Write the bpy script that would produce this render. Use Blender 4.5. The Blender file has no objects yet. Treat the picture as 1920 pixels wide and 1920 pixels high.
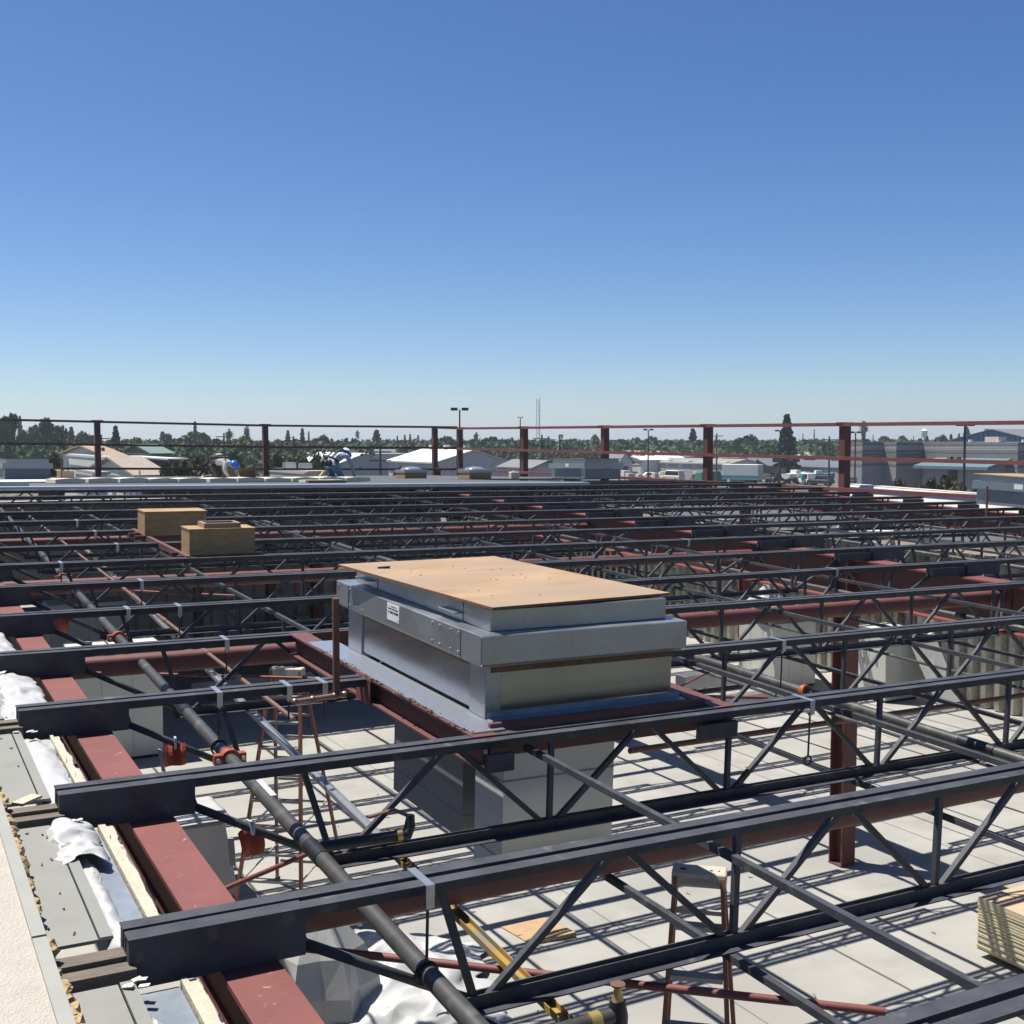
import bpy, bmesh, math, random
from mathutils import Vector, Matrix, noise
random.seed(7)
S = bpy.context.scene
COL = S.collection
R = math.radians

# ------------------------------------------------------------------ camera, sky, sun, exposure
ZC = 5.81                      # eye height above the hall floor (floor is z = 0)
F = 2213.0                     # focal length in photo pixels (1920 wide)
PIT = math.atan(135 / F)
AZ = math.atan(4078 / (F / math.cos(PIT)))     # the joists run along +X, which lies AZ to the right of the view
FW = Vector((math.cos(AZ) * math.cos(PIT), math.sin(AZ) * math.cos(PIT), -math.sin(PIT)))
RT = Vector((math.sin(AZ), -math.cos(AZ), 0))
UP = RT.cross(FW)
CAM = Vector((0, 0, ZC))
cd = bpy.data.cameras.new('camera'); co = bpy.data.objects.new('camera', cd); COL.objects.link(co)
cd.sensor_width = 36; cd.lens = 36 * F / 1920; cd.clip_start = 0.05; cd.clip_end = 6000
m = Matrix((RT, UP, -FW)).transposed().to_4x4(); m.translation = CAM; co.matrix_world = m
S.camera = co

SUN = Vector((-0.264, 0.34, 1.0)).normalized()
W = bpy.data.worlds.new('World'); S.world = W; W.use_nodes = True
wn = W.node_tree.nodes; wl = W.node_tree.links
sky = wn.new('ShaderNodeTexSky'); sky.sky_type = 'NISHITA'; sky.sun_disc = False
sky.sun_elevation = math.asin(SUN.z); sky.sun_rotation = math.atan2(SUN.x, SUN.y)
sky.altitude = 0; sky.air_density = 0.7; sky.dust_density = 0.5; sky.ozone_density = 3.0
hs = wn.new('ShaderNodeHueSaturation'); hs.inputs['Hue'].default_value = 0.504; hs.inputs['Saturation'].default_value = 1.24
wl.new(sky.outputs[0], hs.inputs['Color']); wl.new(hs.outputs[0], wn['Background'].inputs[0]); wn['Background'].inputs[1].default_value = 0.0715
sd = bpy.data.lights.new('sun', 'SUN'); sd.energy = 5.0; sd.angle = R(0.53); sd.color = (1, 0.955, 0.88)
so = bpy.data.objects.new('sun', sd); COL.objects.link(so)
so.rotation_euler = SUN.to_track_quat('Z', 'Y').to_euler(); so.location = (0, 0, 60)
S.view_settings.view_transform = 'Standard'; S.view_settings.look = 'None'
S.view_settings.exposure = 0.80; S.view_settings.gamma = 1; S.view_settings.use_curve_mapping = False
S.cycles.max_bounces = 6

# ------------------------------------------------------------------ where things stand
SX, SY, SB, YR = -0.0103, 0.032, -0.02, 24.0   # roof falls along X, rises along Y to a crest at YR, then falls
def zr(x, y):
    return ZC - 1.66 + SX * x + (SY * y if y <= YR else SY * YR + SB * (y - YR))
def ray(u, v): return FW + RT * ((u - 960) / F) - UP * ((v - 960) / F)
def on_roof(u, v, dz=0.0):
    d = ray(u, v); return CAM + d * ((-1.66 + dz) / (d.z - SX * d.x - SY * d.y))
def on_z(u, v, z):
    d = ray(u, v); return CAM + d * ((z - ZC) / d.z)
def on_y(u, v, y):
    d = ray(u, v); return CAM + d * (y / d.y)
def on_x(u, v, x):
    d = ray(u, v); return CAM + d * (x / d.x)
def far(u, v, D):
    d = ray(u, v); h = Vector((d.x, d.y)).dot(Vector((math.cos(AZ), math.sin(AZ)))); return CAM + d * (D / h)
def tilt(x, y, dz=0.0, yaw=0.0):
    sy = SY if y <= YR else SB
    ex = Vector((1, 0, SX)).normalized(); ez = Vector((-SX, -sy, 1)).normalized(); ey = ez.cross(ex)
    M = Matrix((ex, ey, ez)).transposed().to_4x4() @ Matrix.Rotation(yaw, 4, 'Z')
    M.translation = Vector((x, y, zr(x, y) + dz)); return M

# ------------------------------------------------------------------ materials
def mat(name, col, rough=0.6, metal=0.0, var=0.12, vs=3.0, *a, cells=0, **k):
    X = mat0(name, col, rough, metal, var, vs, *a, **k)
    if cells:                        # zinc spangle: small crystals of slightly different grey and gloss
        N = X.node_tree.nodes; L = X.node_tree.links; b = N['Principled BSDF']
        g = N.new('ShaderNodeNewGeometry'); v = N.new('ShaderNodeTexVoronoi'); v.inputs['Scale'].default_value = cells; L.new(g.outputs['Position'], v.inputs['Vector'])
        r = N.new('ShaderNodeMapRange'); r.inputs[3].default_value = 0.93; r.inputs[4].default_value = 1.07; L.new(v.outputs['Color'], r.inputs[0])
        mx = N.new('ShaderNodeMix'); mx.data_type = 'RGBA'; mx.blend_type = 'MULTIPLY'; mx.inputs[0].default_value = 1
        L.new(b.inputs['Base Color'].links[0].from_socket, mx.inputs[6]); L.new(r.outputs[0], mx.inputs[7]); L.new(mx.outputs[2], b.inputs['Base Color'])
    return X
def mat0(name, col, rough=0.6, metal=0.0, var=0.12, vs=3.0, bump=0.0, bs=40.0, spots=None, spec=0.5, rv=0.0, stretch=None):
    M = bpy.data.materials.new(name); M.use_nodes = True
    nt = M.node_tree; N = nt.nodes; L = nt.links; b = N['Principled BSDF']
    b.inputs['Roughness'].default_value = rough; b.inputs['Metallic'].default_value = metal
    b.inputs['Specular IOR Level'].default_value = spec
    geo = N.new('ShaderNodeNewGeometry'); pos = geo.outputs['Position']
    if stretch:
        mp = N.new('ShaderNodeMapping'); mp.inputs['Scale'].default_value = stretch; L.new(pos, mp.inputs[0]); pos = mp.outputs[0]
    n1 = N.new('ShaderNodeTexNoise'); n1.inputs['Scale'].default_value = vs; n1.inputs['Detail'].default_value = 6; n1.inputs['Roughness'].default_value = 0.62
    L.new(pos, n1.inputs['Vector'])
    mr = N.new('ShaderNodeMapRange'); mr.inputs[1].default_value = 0.28; mr.inputs[2].default_value = 0.72
    mr.inputs[3].default_value = 1 - var; mr.inputs[4].default_value = 1 + var; L.new(n1.outputs[0], mr.inputs[0])
    mx = N.new('ShaderNodeMix'); mx.data_type = 'RGBA'; mx.blend_type = 'MULTIPLY'; mx.inputs[0].default_value = 1
    mx.inputs[6].default_value = (*col, 1); L.new(mr.outputs[0], mx.inputs[7])
    out = mx.outputs[2]
    if spots:                       # (colour, scale, threshold, softness)
        sc, ss, th, sf = spots
        n2 = N.new('ShaderNodeTexNoise'); n2.inputs['Scale'].default_value = ss; n2.inputs['Detail'].default_value = 4; L.new(pos, n2.inputs['Vector'])
        m2 = N.new('ShaderNodeMapRange'); m2.inputs[1].default_value = th; m2.inputs[2].default_value = th + sf; L.new(n2.outputs[0], m2.inputs[0])
        x2 = N.new('ShaderNodeMix'); x2.data_type = 'RGBA'; L.new(m2.outputs[0], x2.inputs[0]); L.new(out, x2.inputs[6]); x2.inputs[7].default_value = (*sc, 1)
        out = x2.outputs[2]
    L.new(out, b.inputs['Base Color'])
    if rv:
        m3 = N.new('ShaderNodeMapRange'); m3.inputs[1].default_value = 0.3; m3.inputs[2].default_value = 0.7
        m3.inputs[3].default_value = rough - rv; m3.inputs[4].default_value = rough + rv; L.new(n1.outputs[0], m3.inputs[0]); L.new(m3.outputs[0], b.inputs['Roughness'])
    if bump:
        n3 = N.new('ShaderNodeTexNoise'); n3.inputs['Scale'].default_value = bs; n3.inputs['Detail'].default_value = 3; L.new(pos, n3.inputs['Vector'])
        bp = N.new('ShaderNodeBump'); bp.inputs['Strength'].default_value = bump; bp.inputs['Distance'].default_value = 0.02
        L.new(n3.outputs[0], bp.inputs['Height']); L.new(bp.outputs[0], b.inputs['Normal'])
    return M
M = {}
M['char'] = mat('charcoal_primer', (0.050, 0.052, 0.060), 0.55, 0, 0.34, 6, 0.06, 70, ((0.10, 0.098, 0.098), 11, 0.62, 0.12), rv=0.06, spec=0.22)
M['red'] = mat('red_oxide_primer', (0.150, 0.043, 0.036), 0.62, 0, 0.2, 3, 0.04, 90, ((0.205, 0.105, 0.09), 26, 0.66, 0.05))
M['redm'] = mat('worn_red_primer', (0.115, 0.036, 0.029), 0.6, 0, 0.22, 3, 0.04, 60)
M['redd'] = mat('dull_red_primer', (0.10, 0.034, 0.028), 0.62, 0, 0.16, 3, 0.04, 60)  # plain dull red; on beam webs and frame channels it paints in shade
M['rust'] = mat('rusty_steel', (0.16, 0.07, 0.04), 0.7, 0.1, 0.3, 14)
M['galv'] = mat('galvanised_sheet', (0.34, 0.355, 0.365), 0.36, 0.8, 0.07, 2.5, 0.02, 8, rv=0.08, cells=80)
M['galvs'] = mat('shiny_galvanised_sheet', (0.36, 0.37, 0.385), 0.24, 1.0, 0.05, 1.5, 0.10, 2.5, rv=0.05)
M['galvd'] = mat('dull_galvanised_duct', (0.22, 0.23, 0.235), 0.5, 0.5, 0.10, 3, 0.02, 8, rv=0.08, cells=80)
M['zinc'] = mat('zinc_fitting', (0.45, 0.47, 0.50), 0.35, 0.8, 0.08, 20)
M['ply'] = mat('weathered_plywood', (0.30, 0.195, 0.11), 0.75, 0, 0.26, 2.2, 0.05, 60, ((0.225, 0.175, 0.13), 1.1, 0.46, 0.22), stretch=(1.0, 2.6, 4))
M['plyb'] = mat('yellow_plywood', (0.29, 0.185, 0.08), 0.72, 0, 0.32, 5, 0.08, 60, ((0.22, 0.125, 0.05), 3.5, 0.66, 0.1), stretch=(1.2, 1.2, 9))
M['plye'] = mat('plywood_edge', (0.15,0.078,0.033), 0.8, 0, 0.3, 20)
M['wood'] = mat('old_timber', (0.115, 0.095, 0.075), 0.85, 0, 0.3, 9, 0.2, 50, stretch=(1, 5, 5))
M['conc'] = mat('slab_concrete', (0.275, 0.266, 0.242), 0.75, 0, 0.2, 0.9, 0.05, 25, ((0.20, 0.195, 0.178), 0.45, 0.52, 0.22))
M['stucco'] = mat('cream_stucco', (0.37, 0.34, 0.29), 0.9, 0, 0.07, 12, 0.55, 120, ((0.30, 0.27, 0.23), 120, 0.68, 0.05))
M['cap'] = mat('pale_coping_metal', (0.265,0.26,0.23), 0.55, 0.0, 0.08, 6)
M['deckg'] = mat('pale_grey_sheet', (0.20, 0.20, 0.18), 0.6, 0, 0.07, 4, 0.03, 30, ((0.18, 0.18, 0.165), 5, 0.62, 0.1))
M['blues'] = mat('bluish_bare_steel', (0.25, 0.285, 0.325), 0.42, 0.35, 0.16, 4, 0.03, 20, rv=0.1)
M['cream'] = mat('cream_foam_board', (0.40,0.365,0.285), 0.85, 0, 0.12, 18, 0.3, 60, ((0.25, 0.19, 0.14), 16, 0.66, 0.08))
M['foam'] = mat('pale_insulation_board', (0.56,0.53,0.43), 0.8, 0, 0.06, 6)
M['memb'] = mat('white_roof_membrane', (0.50,0.485,0.44), 0.7, 0, 0.06, 2)
M['fluff'] = mat('yellow_fibre_fluff', (0.36, 0.265, 0.135), 0.95, 0, 0.35, 24, 0.6, 60, ((0.20, 0.14, 0.08), 30, 0.55, 0.1))
M['plas'] = mat('white_plastic_sheet', (0.40, 0.40, 0.395), 0.42, 0, 0.05, 5, 0.15, 14)
M['plast'] = mat('clouded_plastic_sheet', (0.33, 0.33, 0.32), 0.3, 0, 0.12, 3, 0.1, 10)
M['pipe'] = mat('black_steel_pipe', (0.055,0.053,0.05), 0.45, 0.2, 0.25, 12, 0.03, 60, ((0.13, 0.125, 0.11), 7, 0.58, 0.15))
M['pipeb'] = mat('black_pipe_fitting', (0.018, 0.018, 0.022), 0.4, 0.2, 0.2, 12)
M['copper'] = mat('copper_tube', (0.29, 0.165, 0.12), 0.38, 0.6, 0.18, 12)
M['coup'] = mat('orange_red_coupling', (0.30,0.06,0.025), 0.45, 0, 0.1, 12)
M['flag'] = mat('orange_red_tag', (0.34,0.05,0.018), 0.5, 0, 0.2, 18)
M['yell'] = mat('yellow_primer', (0.235, 0.15, 0.035), 0.6, 0, 0.35, 5, 0, 40, ((0.16, 0.14, 0.10), 6, 0.5, 0.1))
M['brass'] = mat('brass', (0.55, 0.40, 0.14), 0.4, 0.7, 0.1, 20)
M['ladr'] = mat('red_brown_fibreglass', (0.21, 0.075, 0.045), 0.6, 0, 0.2, 12)
M['ladg'] = mat('dusty_aluminium', (0.33, 0.32, 0.29), 0.6, 0.3, 0.12, 10)
M['ladt'] = mat('beige_plastic', (0.40, 0.36, 0.29), 0.7, 0, 0.12, 14)
M['card'] = mat('brown_cardboard', (0.33,0.225,0.125), 0.85, 0, 0.1, 8)
M['gyp'] = mat('gypsum_board_edge', (0.52,0.47,0.32), 0.85, 0, 0.12, 14, stretch=(1, 1, 12))
M['gypt'] = mat('tan_board_face', (0.40,0.29,0.185), 0.85, 0, 0.08, 4)
M['gypd'] = mat('shaded_board_edge', (0.50, 0.44, 0.29), 0.85, 0, 0.12, 14)  # slightly darker tone for some sheets of the stack
M['stud'] = mat('wall_sheathing', (0.48, 0.42, 0.38), 0.85, 0, 0.12, 1.5)
M['foil'] = mat('foil_wall_face', (0.42, 0.41, 0.365), 0.28, 0.85, 0.25, 2.5, 0.15, 5, rv=0.1)
M['panel'] = mat('pale_sheet_metal', (0.54, 0.545, 0.50), 0.5, 0.25, 0.06, 3)
M['wht'] = mat('white_paint', (0.58,0.575,0.55), 0.6, 0, 0.05, 0.5)
M['wht2'] = mat('off_white_wall', (0.48,0.48,0.465), 0.7, 0, 0.06, 0.5)
M['gry'] = mat('grey_metal_wall', (0.36, 0.37, 0.38), 0.6, 0, 0.06, 0.4)
M['grys'] = mat('slate_grey_roof', (0.13, 0.13, 0.137), 0.7, 0, 0.1, 0.5)
M['bei'] = mat('beige_wall', (0.50, 0.45, 0.36), 0.8, 0, 0.06, 0.5)
M['tanr'] = mat('tan_shingle_roof', (0.27, 0.19, 0.125), 0.9, 0, 0.12, 2.5)
M['sand'] = mat('sandy_shingle_roof', (0.24, 0.205, 0.165), 0.9, 0, 0.16, 1.8)
M['brn'] = mat('brown_wall', (0.12, 0.095, 0.075), 0.85, 0, 0.15, 1)
M['grnr'] = mat('green_metal_roof', (0.085, 0.155, 0.115), 0.6, 0, 0.06, 1)
M['bluer'] = mat('blue_metal_roof', (0.045, 0.066, 0.098), 0.5, 0, 0.06, 1)
M['teal'] = mat('teal_metal_roof', (0.095, 0.15, 0.18), 0.5, 0, 0.06, 1)
M['deckd'] = mat('dark_grey_deck', (0.065, 0.067, 0.066), 0.75, 0, 0.2, 1.2)
M['blu'] = mat('blue_metal_wall', (0.06, 0.17, 0.31), 0.5, 0, 0.05, 1)
M['cmu'] = mat('grey_block', (0.30, 0.29, 0.28), 0.9, 0, 0.08, 1.5)
M['cmud'] = mat('dark_grey_block', (0.155, 0.15, 0.15), 0.9, 0, 0.08, 1.5)
M['dark'] = mat('dark_opening', (0.015, 0.015, 0.017), 0.9)
M['door'] = mat('grey_roller_door', (0.30, 0.31, 0.33), 0.6)
M['asph'] = mat('asphalt', (0.07, 0.068, 0.064), 0.9, 0, 0.25, 0.3)
M['earth'] = mat('dry_ground', (0.13,0.115,0.085), 0.95, 0, 0.35, 0.02, 0, 1, ((0.07, 0.085, 0.04), 0.012, 0.5, 0.12))
M['pole'] = mat('dark_pole_paint', (0.035, 0.033, 0.032), 0.6)
M['bark'] = mat('bark', (0.10, 0.075, 0.05), 0.95, 0, 0.2, 4)
M['glass'] = mat('dark_window_glass', (0.02, 0.025, 0.03), 0.1)
M['tyre'] = mat('tyre_rubber', (0.02, 0.02, 0.02), 0.8)
M['tarp'] = mat('green_tarpaulin', (0.015,0.12,0.07), 0.6)
M['tealp'] = mat('teal_boat_paint', (0.03, 0.26, 0.28), 0.4)
M['dome'] = mat('clouded_skylight_acrylic', (0.17, 0.20, 0.24), 0.18, 0, 0.04, 3)
M['hatb'] = mat('blue_hard_hat', (0.01,0.09,0.40), 0.3, 0, 0.05, 3)
M['hatw'] = mat('white_hard_hat', (0.75, 0.75, 0.74), 0.35, 0, 0.05, 3)
M['skin'] = mat('tanned_skin', (0.36, 0.20, 0.13), 0.6, 0, 0.08, 10)
M['shirtw'] = mat('pale_grey_shirt', (0.34,0.345,0.35), 0.9, 0, 0.12, 12)
M['shirtg'] = mat('bluish_grey_shirt', (0.34,0.36,0.42), 0.9, 0, 0.12, 12)
M['jeans'] = mat('faded_blue_jeans', (0.13,0.19,0.27), 0.9, 0, 0.18, 14)
M['black'] = mat('black_webbing', (0.02, 0.02, 0.022), 0.8, 0, 0.2, 14)
M['tool'] = mat('tan_leather', (0.42, 0.29, 0.17), 0.8, 0, 0.15, 14)
def leafmat(name, c1, c2, sc=0.5):
    X = bpy.data.materials.new(name); X.use_nodes = True; N = X.node_tree.nodes; L = X.node_tree.links; b = N['Principled BSDF']
    g = N.new('ShaderNodeNewGeometry'); n = N.new('ShaderNodeTexNoise'); n.inputs['Scale'].default_value = sc; L.new(g.outputs['Position'], n.inputs['Vector'])
    r = N.new('ShaderNodeMapRange'); r.inputs[1].default_value = 0.35; r.inputs[2].default_value = 0.65; L.new(n.outputs[0], r.inputs[0])
    mx = N.new('ShaderNodeMix'); mx.data_type = 'RGBA'; L.new(r.outputs[0], mx.inputs[0]); mx.inputs[6].default_value = (*c1, 1); mx.inputs[7].default_value = (*c2, 1)
    L.new(mx.outputs[2], b.inputs['Base Color']); b.inputs['Roughness'].default_value = 0.75; b.inputs['Specular IOR Level'].default_value = 0.2
    return X
M['lf'] = leafmat('dark_green_leaves', (0.022, 0.044, 0.013), (0.045, 0.08, 0.024))
M['lfw'] = leafmat('woods_leaves', (0.026, 0.05, 0.016), (0.055, 0.088, 0.028), 0.08)
M['lfm'] = leafmat('mid_green_leaves', (0.045, 0.085, 0.018), (0.085, 0.135, 0.03))
M['lfy'] = leafmat('yellow_green_leaves', (0.085, 0.12, 0.022), (0.135, 0.165, 0.035))
M['lfc'] = leafmat('conifer_needles', (0.0144, 0.0288, 0.0160), (0.0256, 0.0448, 0.0240))
M['lfo'] = leafmat('olive_brown_leaves', (0.0600, 0.0600, 0.0240), (0.1000, 0.0840, 0.0360), 1.5)
M['lfp'] = leafmat('palm_fronds', (0.0400, 0.0640, 0.0240), (0.0720, 0.0960, 0.0360))

# ------------------------------------------------------------------ mesh building
class MB:
    def __init__(self): self.v = []; self.f = []; self.mi = []; self.cur = 0
    def add(self, vs, fs):
        o = len(self.v); self.v += [Vector(p) for p in vs]
        for f in fs: self.f.append([i + o for i in f]); self.mi.append(self.cur)
        return self
    def hexa(self, b, t):
        return self.add(list(b) + list(t), [(3, 2, 1, 0), (4, 5, 6, 7), (0, 1, 5, 4), (1, 2, 6, 5), (2, 3, 7, 6), (3, 0, 4, 7)])
    def box(self, x0, x1, y0, y1, z0, z1):
        return self.hexa([(x0, y0, z0), (x1, y0, z0), (x1, y1, z0), (x0, y1, z0)], [(x0, y0, z1), (x1, y0, z1), (x1, y1, z1), (x0, y1, z1)])
    def bar(self, p, q, w, h, up=(0, 0, 1), roll=0.0):
        p = Vector(p); q = Vector(q); d = (q - p).normalized(); u = Vector(up)
        if abs(d.dot(u)) > 0.98: u = Vector((0, 1, 0))
        s = d.cross(u).normalized(); u = s.cross(d)
        if roll: s, u = s * math.cos(roll) + u * math.sin(roll), u * math.cos(roll) - s * math.sin(roll)
        s = s * w / 2; u = u * h / 2
        return self.hexa([p - s - u, p + s - u, p + s + u, p - s + u], [q - s - u, q + s - u, q + s + u, q - s + u])
    def angle(self, p, q, a, t, s, u):
        "an L section: legs of length a along s and u from the heel line p-q"
        p = Vector(p); q = Vector(q); s = Vector(s); u = Vector(u)
        pr = [s * 0, s * a, s * a + u * t, s * t + u * t, s * t + u * a, u * a]
        n = len(pr); o = [p + x for x in pr] + [q + x for x in pr]
        return self.add(o, [(0, 3, 2, 1), (0, 5, 4, 3), (6, 7, 8, 9), (6, 9, 10, 11)] + [(i, (i + 1) % n, (i + 1) % n + n, i + n) for i in range(n)])
    def tube(self, pts, r, n=10, cap=True):
        pts = [Vector(p) for p in pts]; rings = []
        rr = r if isinstance(r, (list, tuple)) else [r] * len(pts)
        for i, p in enumerate(pts):
            d = (pts[min(i + 1, len(pts) - 1)] - pts[max(i - 1, 0)]).normalized()
            a = d.orthogonal().normalized() if i == 0 else (a - d * a.dot(d)).normalized()
            b = d.cross(a); rings.append([p + (a * math.cos(2 * math.pi * k / n) + b * math.sin(2 * math.pi * k / n)) * rr[i] for k in range(n)])
        vs = [q for g in rings for q in g]; fs = []
        for i in range(len(rings) - 1):
            for k in range(n): fs.append((i * n + k, i * n + (k + 1) % n, (i + 1) * n + (k + 1) % n, (i + 1) * n + k))
        if cap: fs += [tuple(range(n - 1, -1, -1)), tuple((len(rings) - 1) * n + k for k in range(n))]
        return self.add(vs, fs)
    def prism(self, poly, lo, hi):
        "poly: list of 3D points, extruded by the vectors lo -> hi"
        n = len(poly); lo = Vector(lo); hi = Vector(hi)
        return self.add([Vector(p) + lo for p in poly] + [Vector(p) + hi for p in poly],
                        [tuple(range(n - 1, -1, -1)), tuple(range(n, 2 * n))] + [(i, (i + 1) % n, (i + 1) % n + n, i + n) for i in range(n)])
    def ball(self, c, r, n=10, k=7, sq=(1, 1, 1), top=-1.0):
        c = Vector(c); vs = []; fs = []
        for i in range(k + 1):
            th = math.pi * i / k; zz = max(math.cos(th), top)
            for j in range(n):
                ph = 2 * math.pi * j / n
                vs.append(c + Vector((math.sin(th) * math.cos(ph) * r * sq[0], math.sin(th) * math.sin(ph) * r * sq[1], zz * r * sq[2])))
        for i in range(k):
            for j in range(n): fs.append((i * n + j, (i + 1) * n + j, (i + 1) * n + (j + 1) % n, i * n + (j + 1) % n))
        return self.add(vs, fs)
    def mesh(self, name, mats, off=None, smooth=False):
        me = bpy.data.meshes.new(name); o = Vector(off) if off else Vector((0, 0, 0))
        me.from_pydata([p - o for p in self.v], [], self.f)
        for x in (mats if isinstance(mats, (list, tuple)) else [mats]): me.materials.append(M[x] if isinstance(x, str) else x)
        for i, p in enumerate(me.polygons):
            p.material_index = self.mi[i]; p.use_smooth = smooth
        me.update(); return me
    def build(self, name, mats, parent=None, smooth=False, off=None, bevel=0):
        o = bpy.data.objects.new(name, self.mesh(name, mats, off, smooth)); COL.objects.link(o)
        if parent: o.parent = parent
        if off and not parent: o.location = off
        if smooth:
            sm = o.modifiers.new('edges', 'EDGE_SPLIT'); sm.split_angle = R(40)
        if bevel:
            bv = o.modifiers.new('bevel', 'BEVEL'); bv.width = bevel; bv.segments = 1; bv.limit_method = 'ANGLE'
        return o
def tag(o, label=None, cat=None, group=None, kind=None):
    if label: o['label'] = label
    if cat: o['category'] = cat
    if group: o['group'] = group
    if kind: o['kind'] = kind
    return o
def empty(name, label, cat, Mx, group=None):
    o = bpy.data.objects.new(name, None); COL.objects.link(o); o.empty_display_size = 0.2
    o.matrix_world = Mx if isinstance(Mx, Matrix) else Matrix.Translation(Vector(Mx))
    return tag(o, label, cat, group)
def link(name, me, parent=None, loc=None):
    o = bpy.data.objects.new(name, me); COL.objects.link(o)
    if parent: o.parent = parent
    if loc is not None: o.location = loc
    return o
ORD = ['first', 'second', 'third', 'fourth', 'fifth', 'sixth', 'seventh', 'eighth', 'ninth', 'tenth', 'eleventh', 'twelfth', 'thirteenth', 'fourteenth', 'fifteenth', 'sixteenth', 'seventeenth', 'eighteenth', 'nineteenth', 'twentieth']

# ------------------------------------------------------------------ ground, slab, shell of the hall
GZ = -2.2
g = MB(); g.add([(-1200, -400, GZ), (2600, -400, GZ), (2600, 2600, GZ), (-1200, 2600, GZ)], [(0, 1, 2, 3)])
tag(g.build('ground', 'earth'), kind='structure')
g = MB(); g.add([(30, -60, GZ + 0.004), (134, -60, GZ + 0.004), (134, 330, GZ + 0.004), (30, 330, GZ + 0.004)], [(0, 1, 2, 3)])
tag(g.build('car_park', 'asph'), kind='structure')
g = MB(); g.box(-0.1, 21.6, -4, 46, GZ - 0.1, 0); tag(g.build('floor', 'conc'), kind='structure')
g = MB()
for x in (3.9, 7.7, 13.4, 17.4): g.add([(x - 0.006, -3, 0.004), (x + 0.006, -3, 0.004), (x + 0.006, 45, 0.004), (x - 0.006, 45, 0.004)], [(0, 1, 2, 3)])
for y in (6.1, 10.4, 14.6, 19.0, 23.4): g.add([(0.2, y - 0.006, 0.008), (21, y - 0.006, 0.008), (21, y + 0.006, 0.008), (0.2, y + 0.006, 0.008)], [(0, 1, 2, 3)])
tag(g.build('floor_joint', 'grys'), kind='structure')
q = MB(); rq = random.Random(11)
for i in range(90):
    x, y = rq.uniform(2.5, 13), rq.uniform(7.5, 19); a = rq.uniform(0, 3); l = rq.uniform(0.02, 0.09)
    q.bar((x, y, 0.006), (x + l * math.cos(a), y + l * math.sin(a), 0.008), 0.012, 0.005)
tag(q.build('floor_scrap', 'wood'), 'small dark scraps strewn over the slab', 'debris', kind='stuff')
g = MB(); g.box(-0.1, 0.12, -4, 46, 0.0, 3.4); tag(g.build('wall', 'stud'), 'inner side wall of the hall below the parapet by the red edge beam', 'wall')
g = MB(); g.box(0.12, 21.2, 45.7, 46, 0.0, 3.6); tag(g.build('end_wall', 'stud'), 'dim end wall of the hall under the far roof deck', 'wall')

# hall side wall on the right: shiny lining between steel studs
t = empty('lined_wall', 'tall hall wall lined with shiny ribbed foil between steel studs beyond the column', 'wall', (21.2, 0, 0))
w = MB(); w.box(0, 0.2, -4, 46, 0, 3.55); w.build('wall_core', 'stud', t)
rib = MB(); rib.add([(0, 0, 0), (-0.17, 0.07, 0), (-0.17, 0.19, 0), (0, 0.26, 0), (0, 0, 3.3), (-0.17, 0.07, 3.3), (-0.17, 0.19, 3.3), (0, 0.29, 3.3)], [(0, 1, 5, 4), (1, 2, 6, 5), (2, 3, 7, 6), (4, 5, 6, 7), (3, 2, 1, 0), (0, 4, 7, 3)])
rme = rib.mesh('lining_rib', 'foil')
for i in range(70): link('lining_rib', rme, t, (-0.004, 10.0 + i * 0.36, 0.02))
w = MB()
for i in range(26): w.box(-0.185, -0.175, 10 + i * 0.97, 10.3 + i * 0.97, 1.1 + 0.9 * (i % 3), 1.125 + 0.9 * (i % 3))
w.build('tie_strap', 'zinc', t)

# stud wall in the shade of the far deck
t = empty('stud_partition', 'brown shaded partition with pinkish studs standing under the far deck', 'wall', (4.5, 33.0, 0))
w = MB(); w.box(0, 12.5, 0, 0.12, 0, 3.2); w.build('sheathing', 'stud', t)
sme = MB().box(0, 0.05, -0.07, -0.003, 0, 3.2).mesh('stud', 'copper')
for i in range(31): link('stud', sme, t, (0.1 + i * 0.41, 0, 0))

# ------------------------------------------------------------------ parapet strip on the near left
def strip(u0, v0, u1, v1, dz):
    a = on_roof(u0, v0, dz); b = on_roof(u1, v1, dz); return a, b
# across-roof positions of the seams (metres along X), drifting very slightly along Y like the photo
def X_at(u, v, dz): return on_roof(u, v, dz).x
xs_cap0 = X_at(110, 1920, 0.10); xs_cap1 = X_at(140, 1920, 0.10)
xd0, xd1 = xs_cap1 - 0.03, X_at(252, 1920, -0.10)
xb0, xb1 = X_at(262, 1920, -0.16), X_at(372, 1920, -0.16)
xc0, xc1 = X_at(374, 1920, -0.16), X_at(412, 1920, -0.16)
def slab(name, m, x0, x1, y0, y1, top, th, **k):
    b = MB(); n = max(1, int((y1 - y0) / 4)); 
    for i in range(n):
        a = y0 + (y1 - y0) * i / n; c = y0 + (y1 - y0) * (i + 1) / n
        b.hexa([(x0, a, zr(x0, a) + top - th), (x1, a, zr(x1, a) + top - th), (x1, c, zr(x1, c) + top - th), (x0, c, zr(x0, c) + top - th)],
               [(x0, a, zr(x0, a) + top), (x1, a, zr(x1, a) + top), (x1, c, zr(x1, c) + top), (x0, c, zr(x0, c) + top)])
    return b.build(name, m, **k)
t = empty('parapet_wall', 'cream stucco parapet with a pale metal coping edge beside the opened roof', 'wall', (0, 0, 0))
slab('stucco_face', 'stucco', -0.9, xs_cap0, 0.4, 26, 0.10, 0.5, parent=t)
b = MB()
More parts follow.
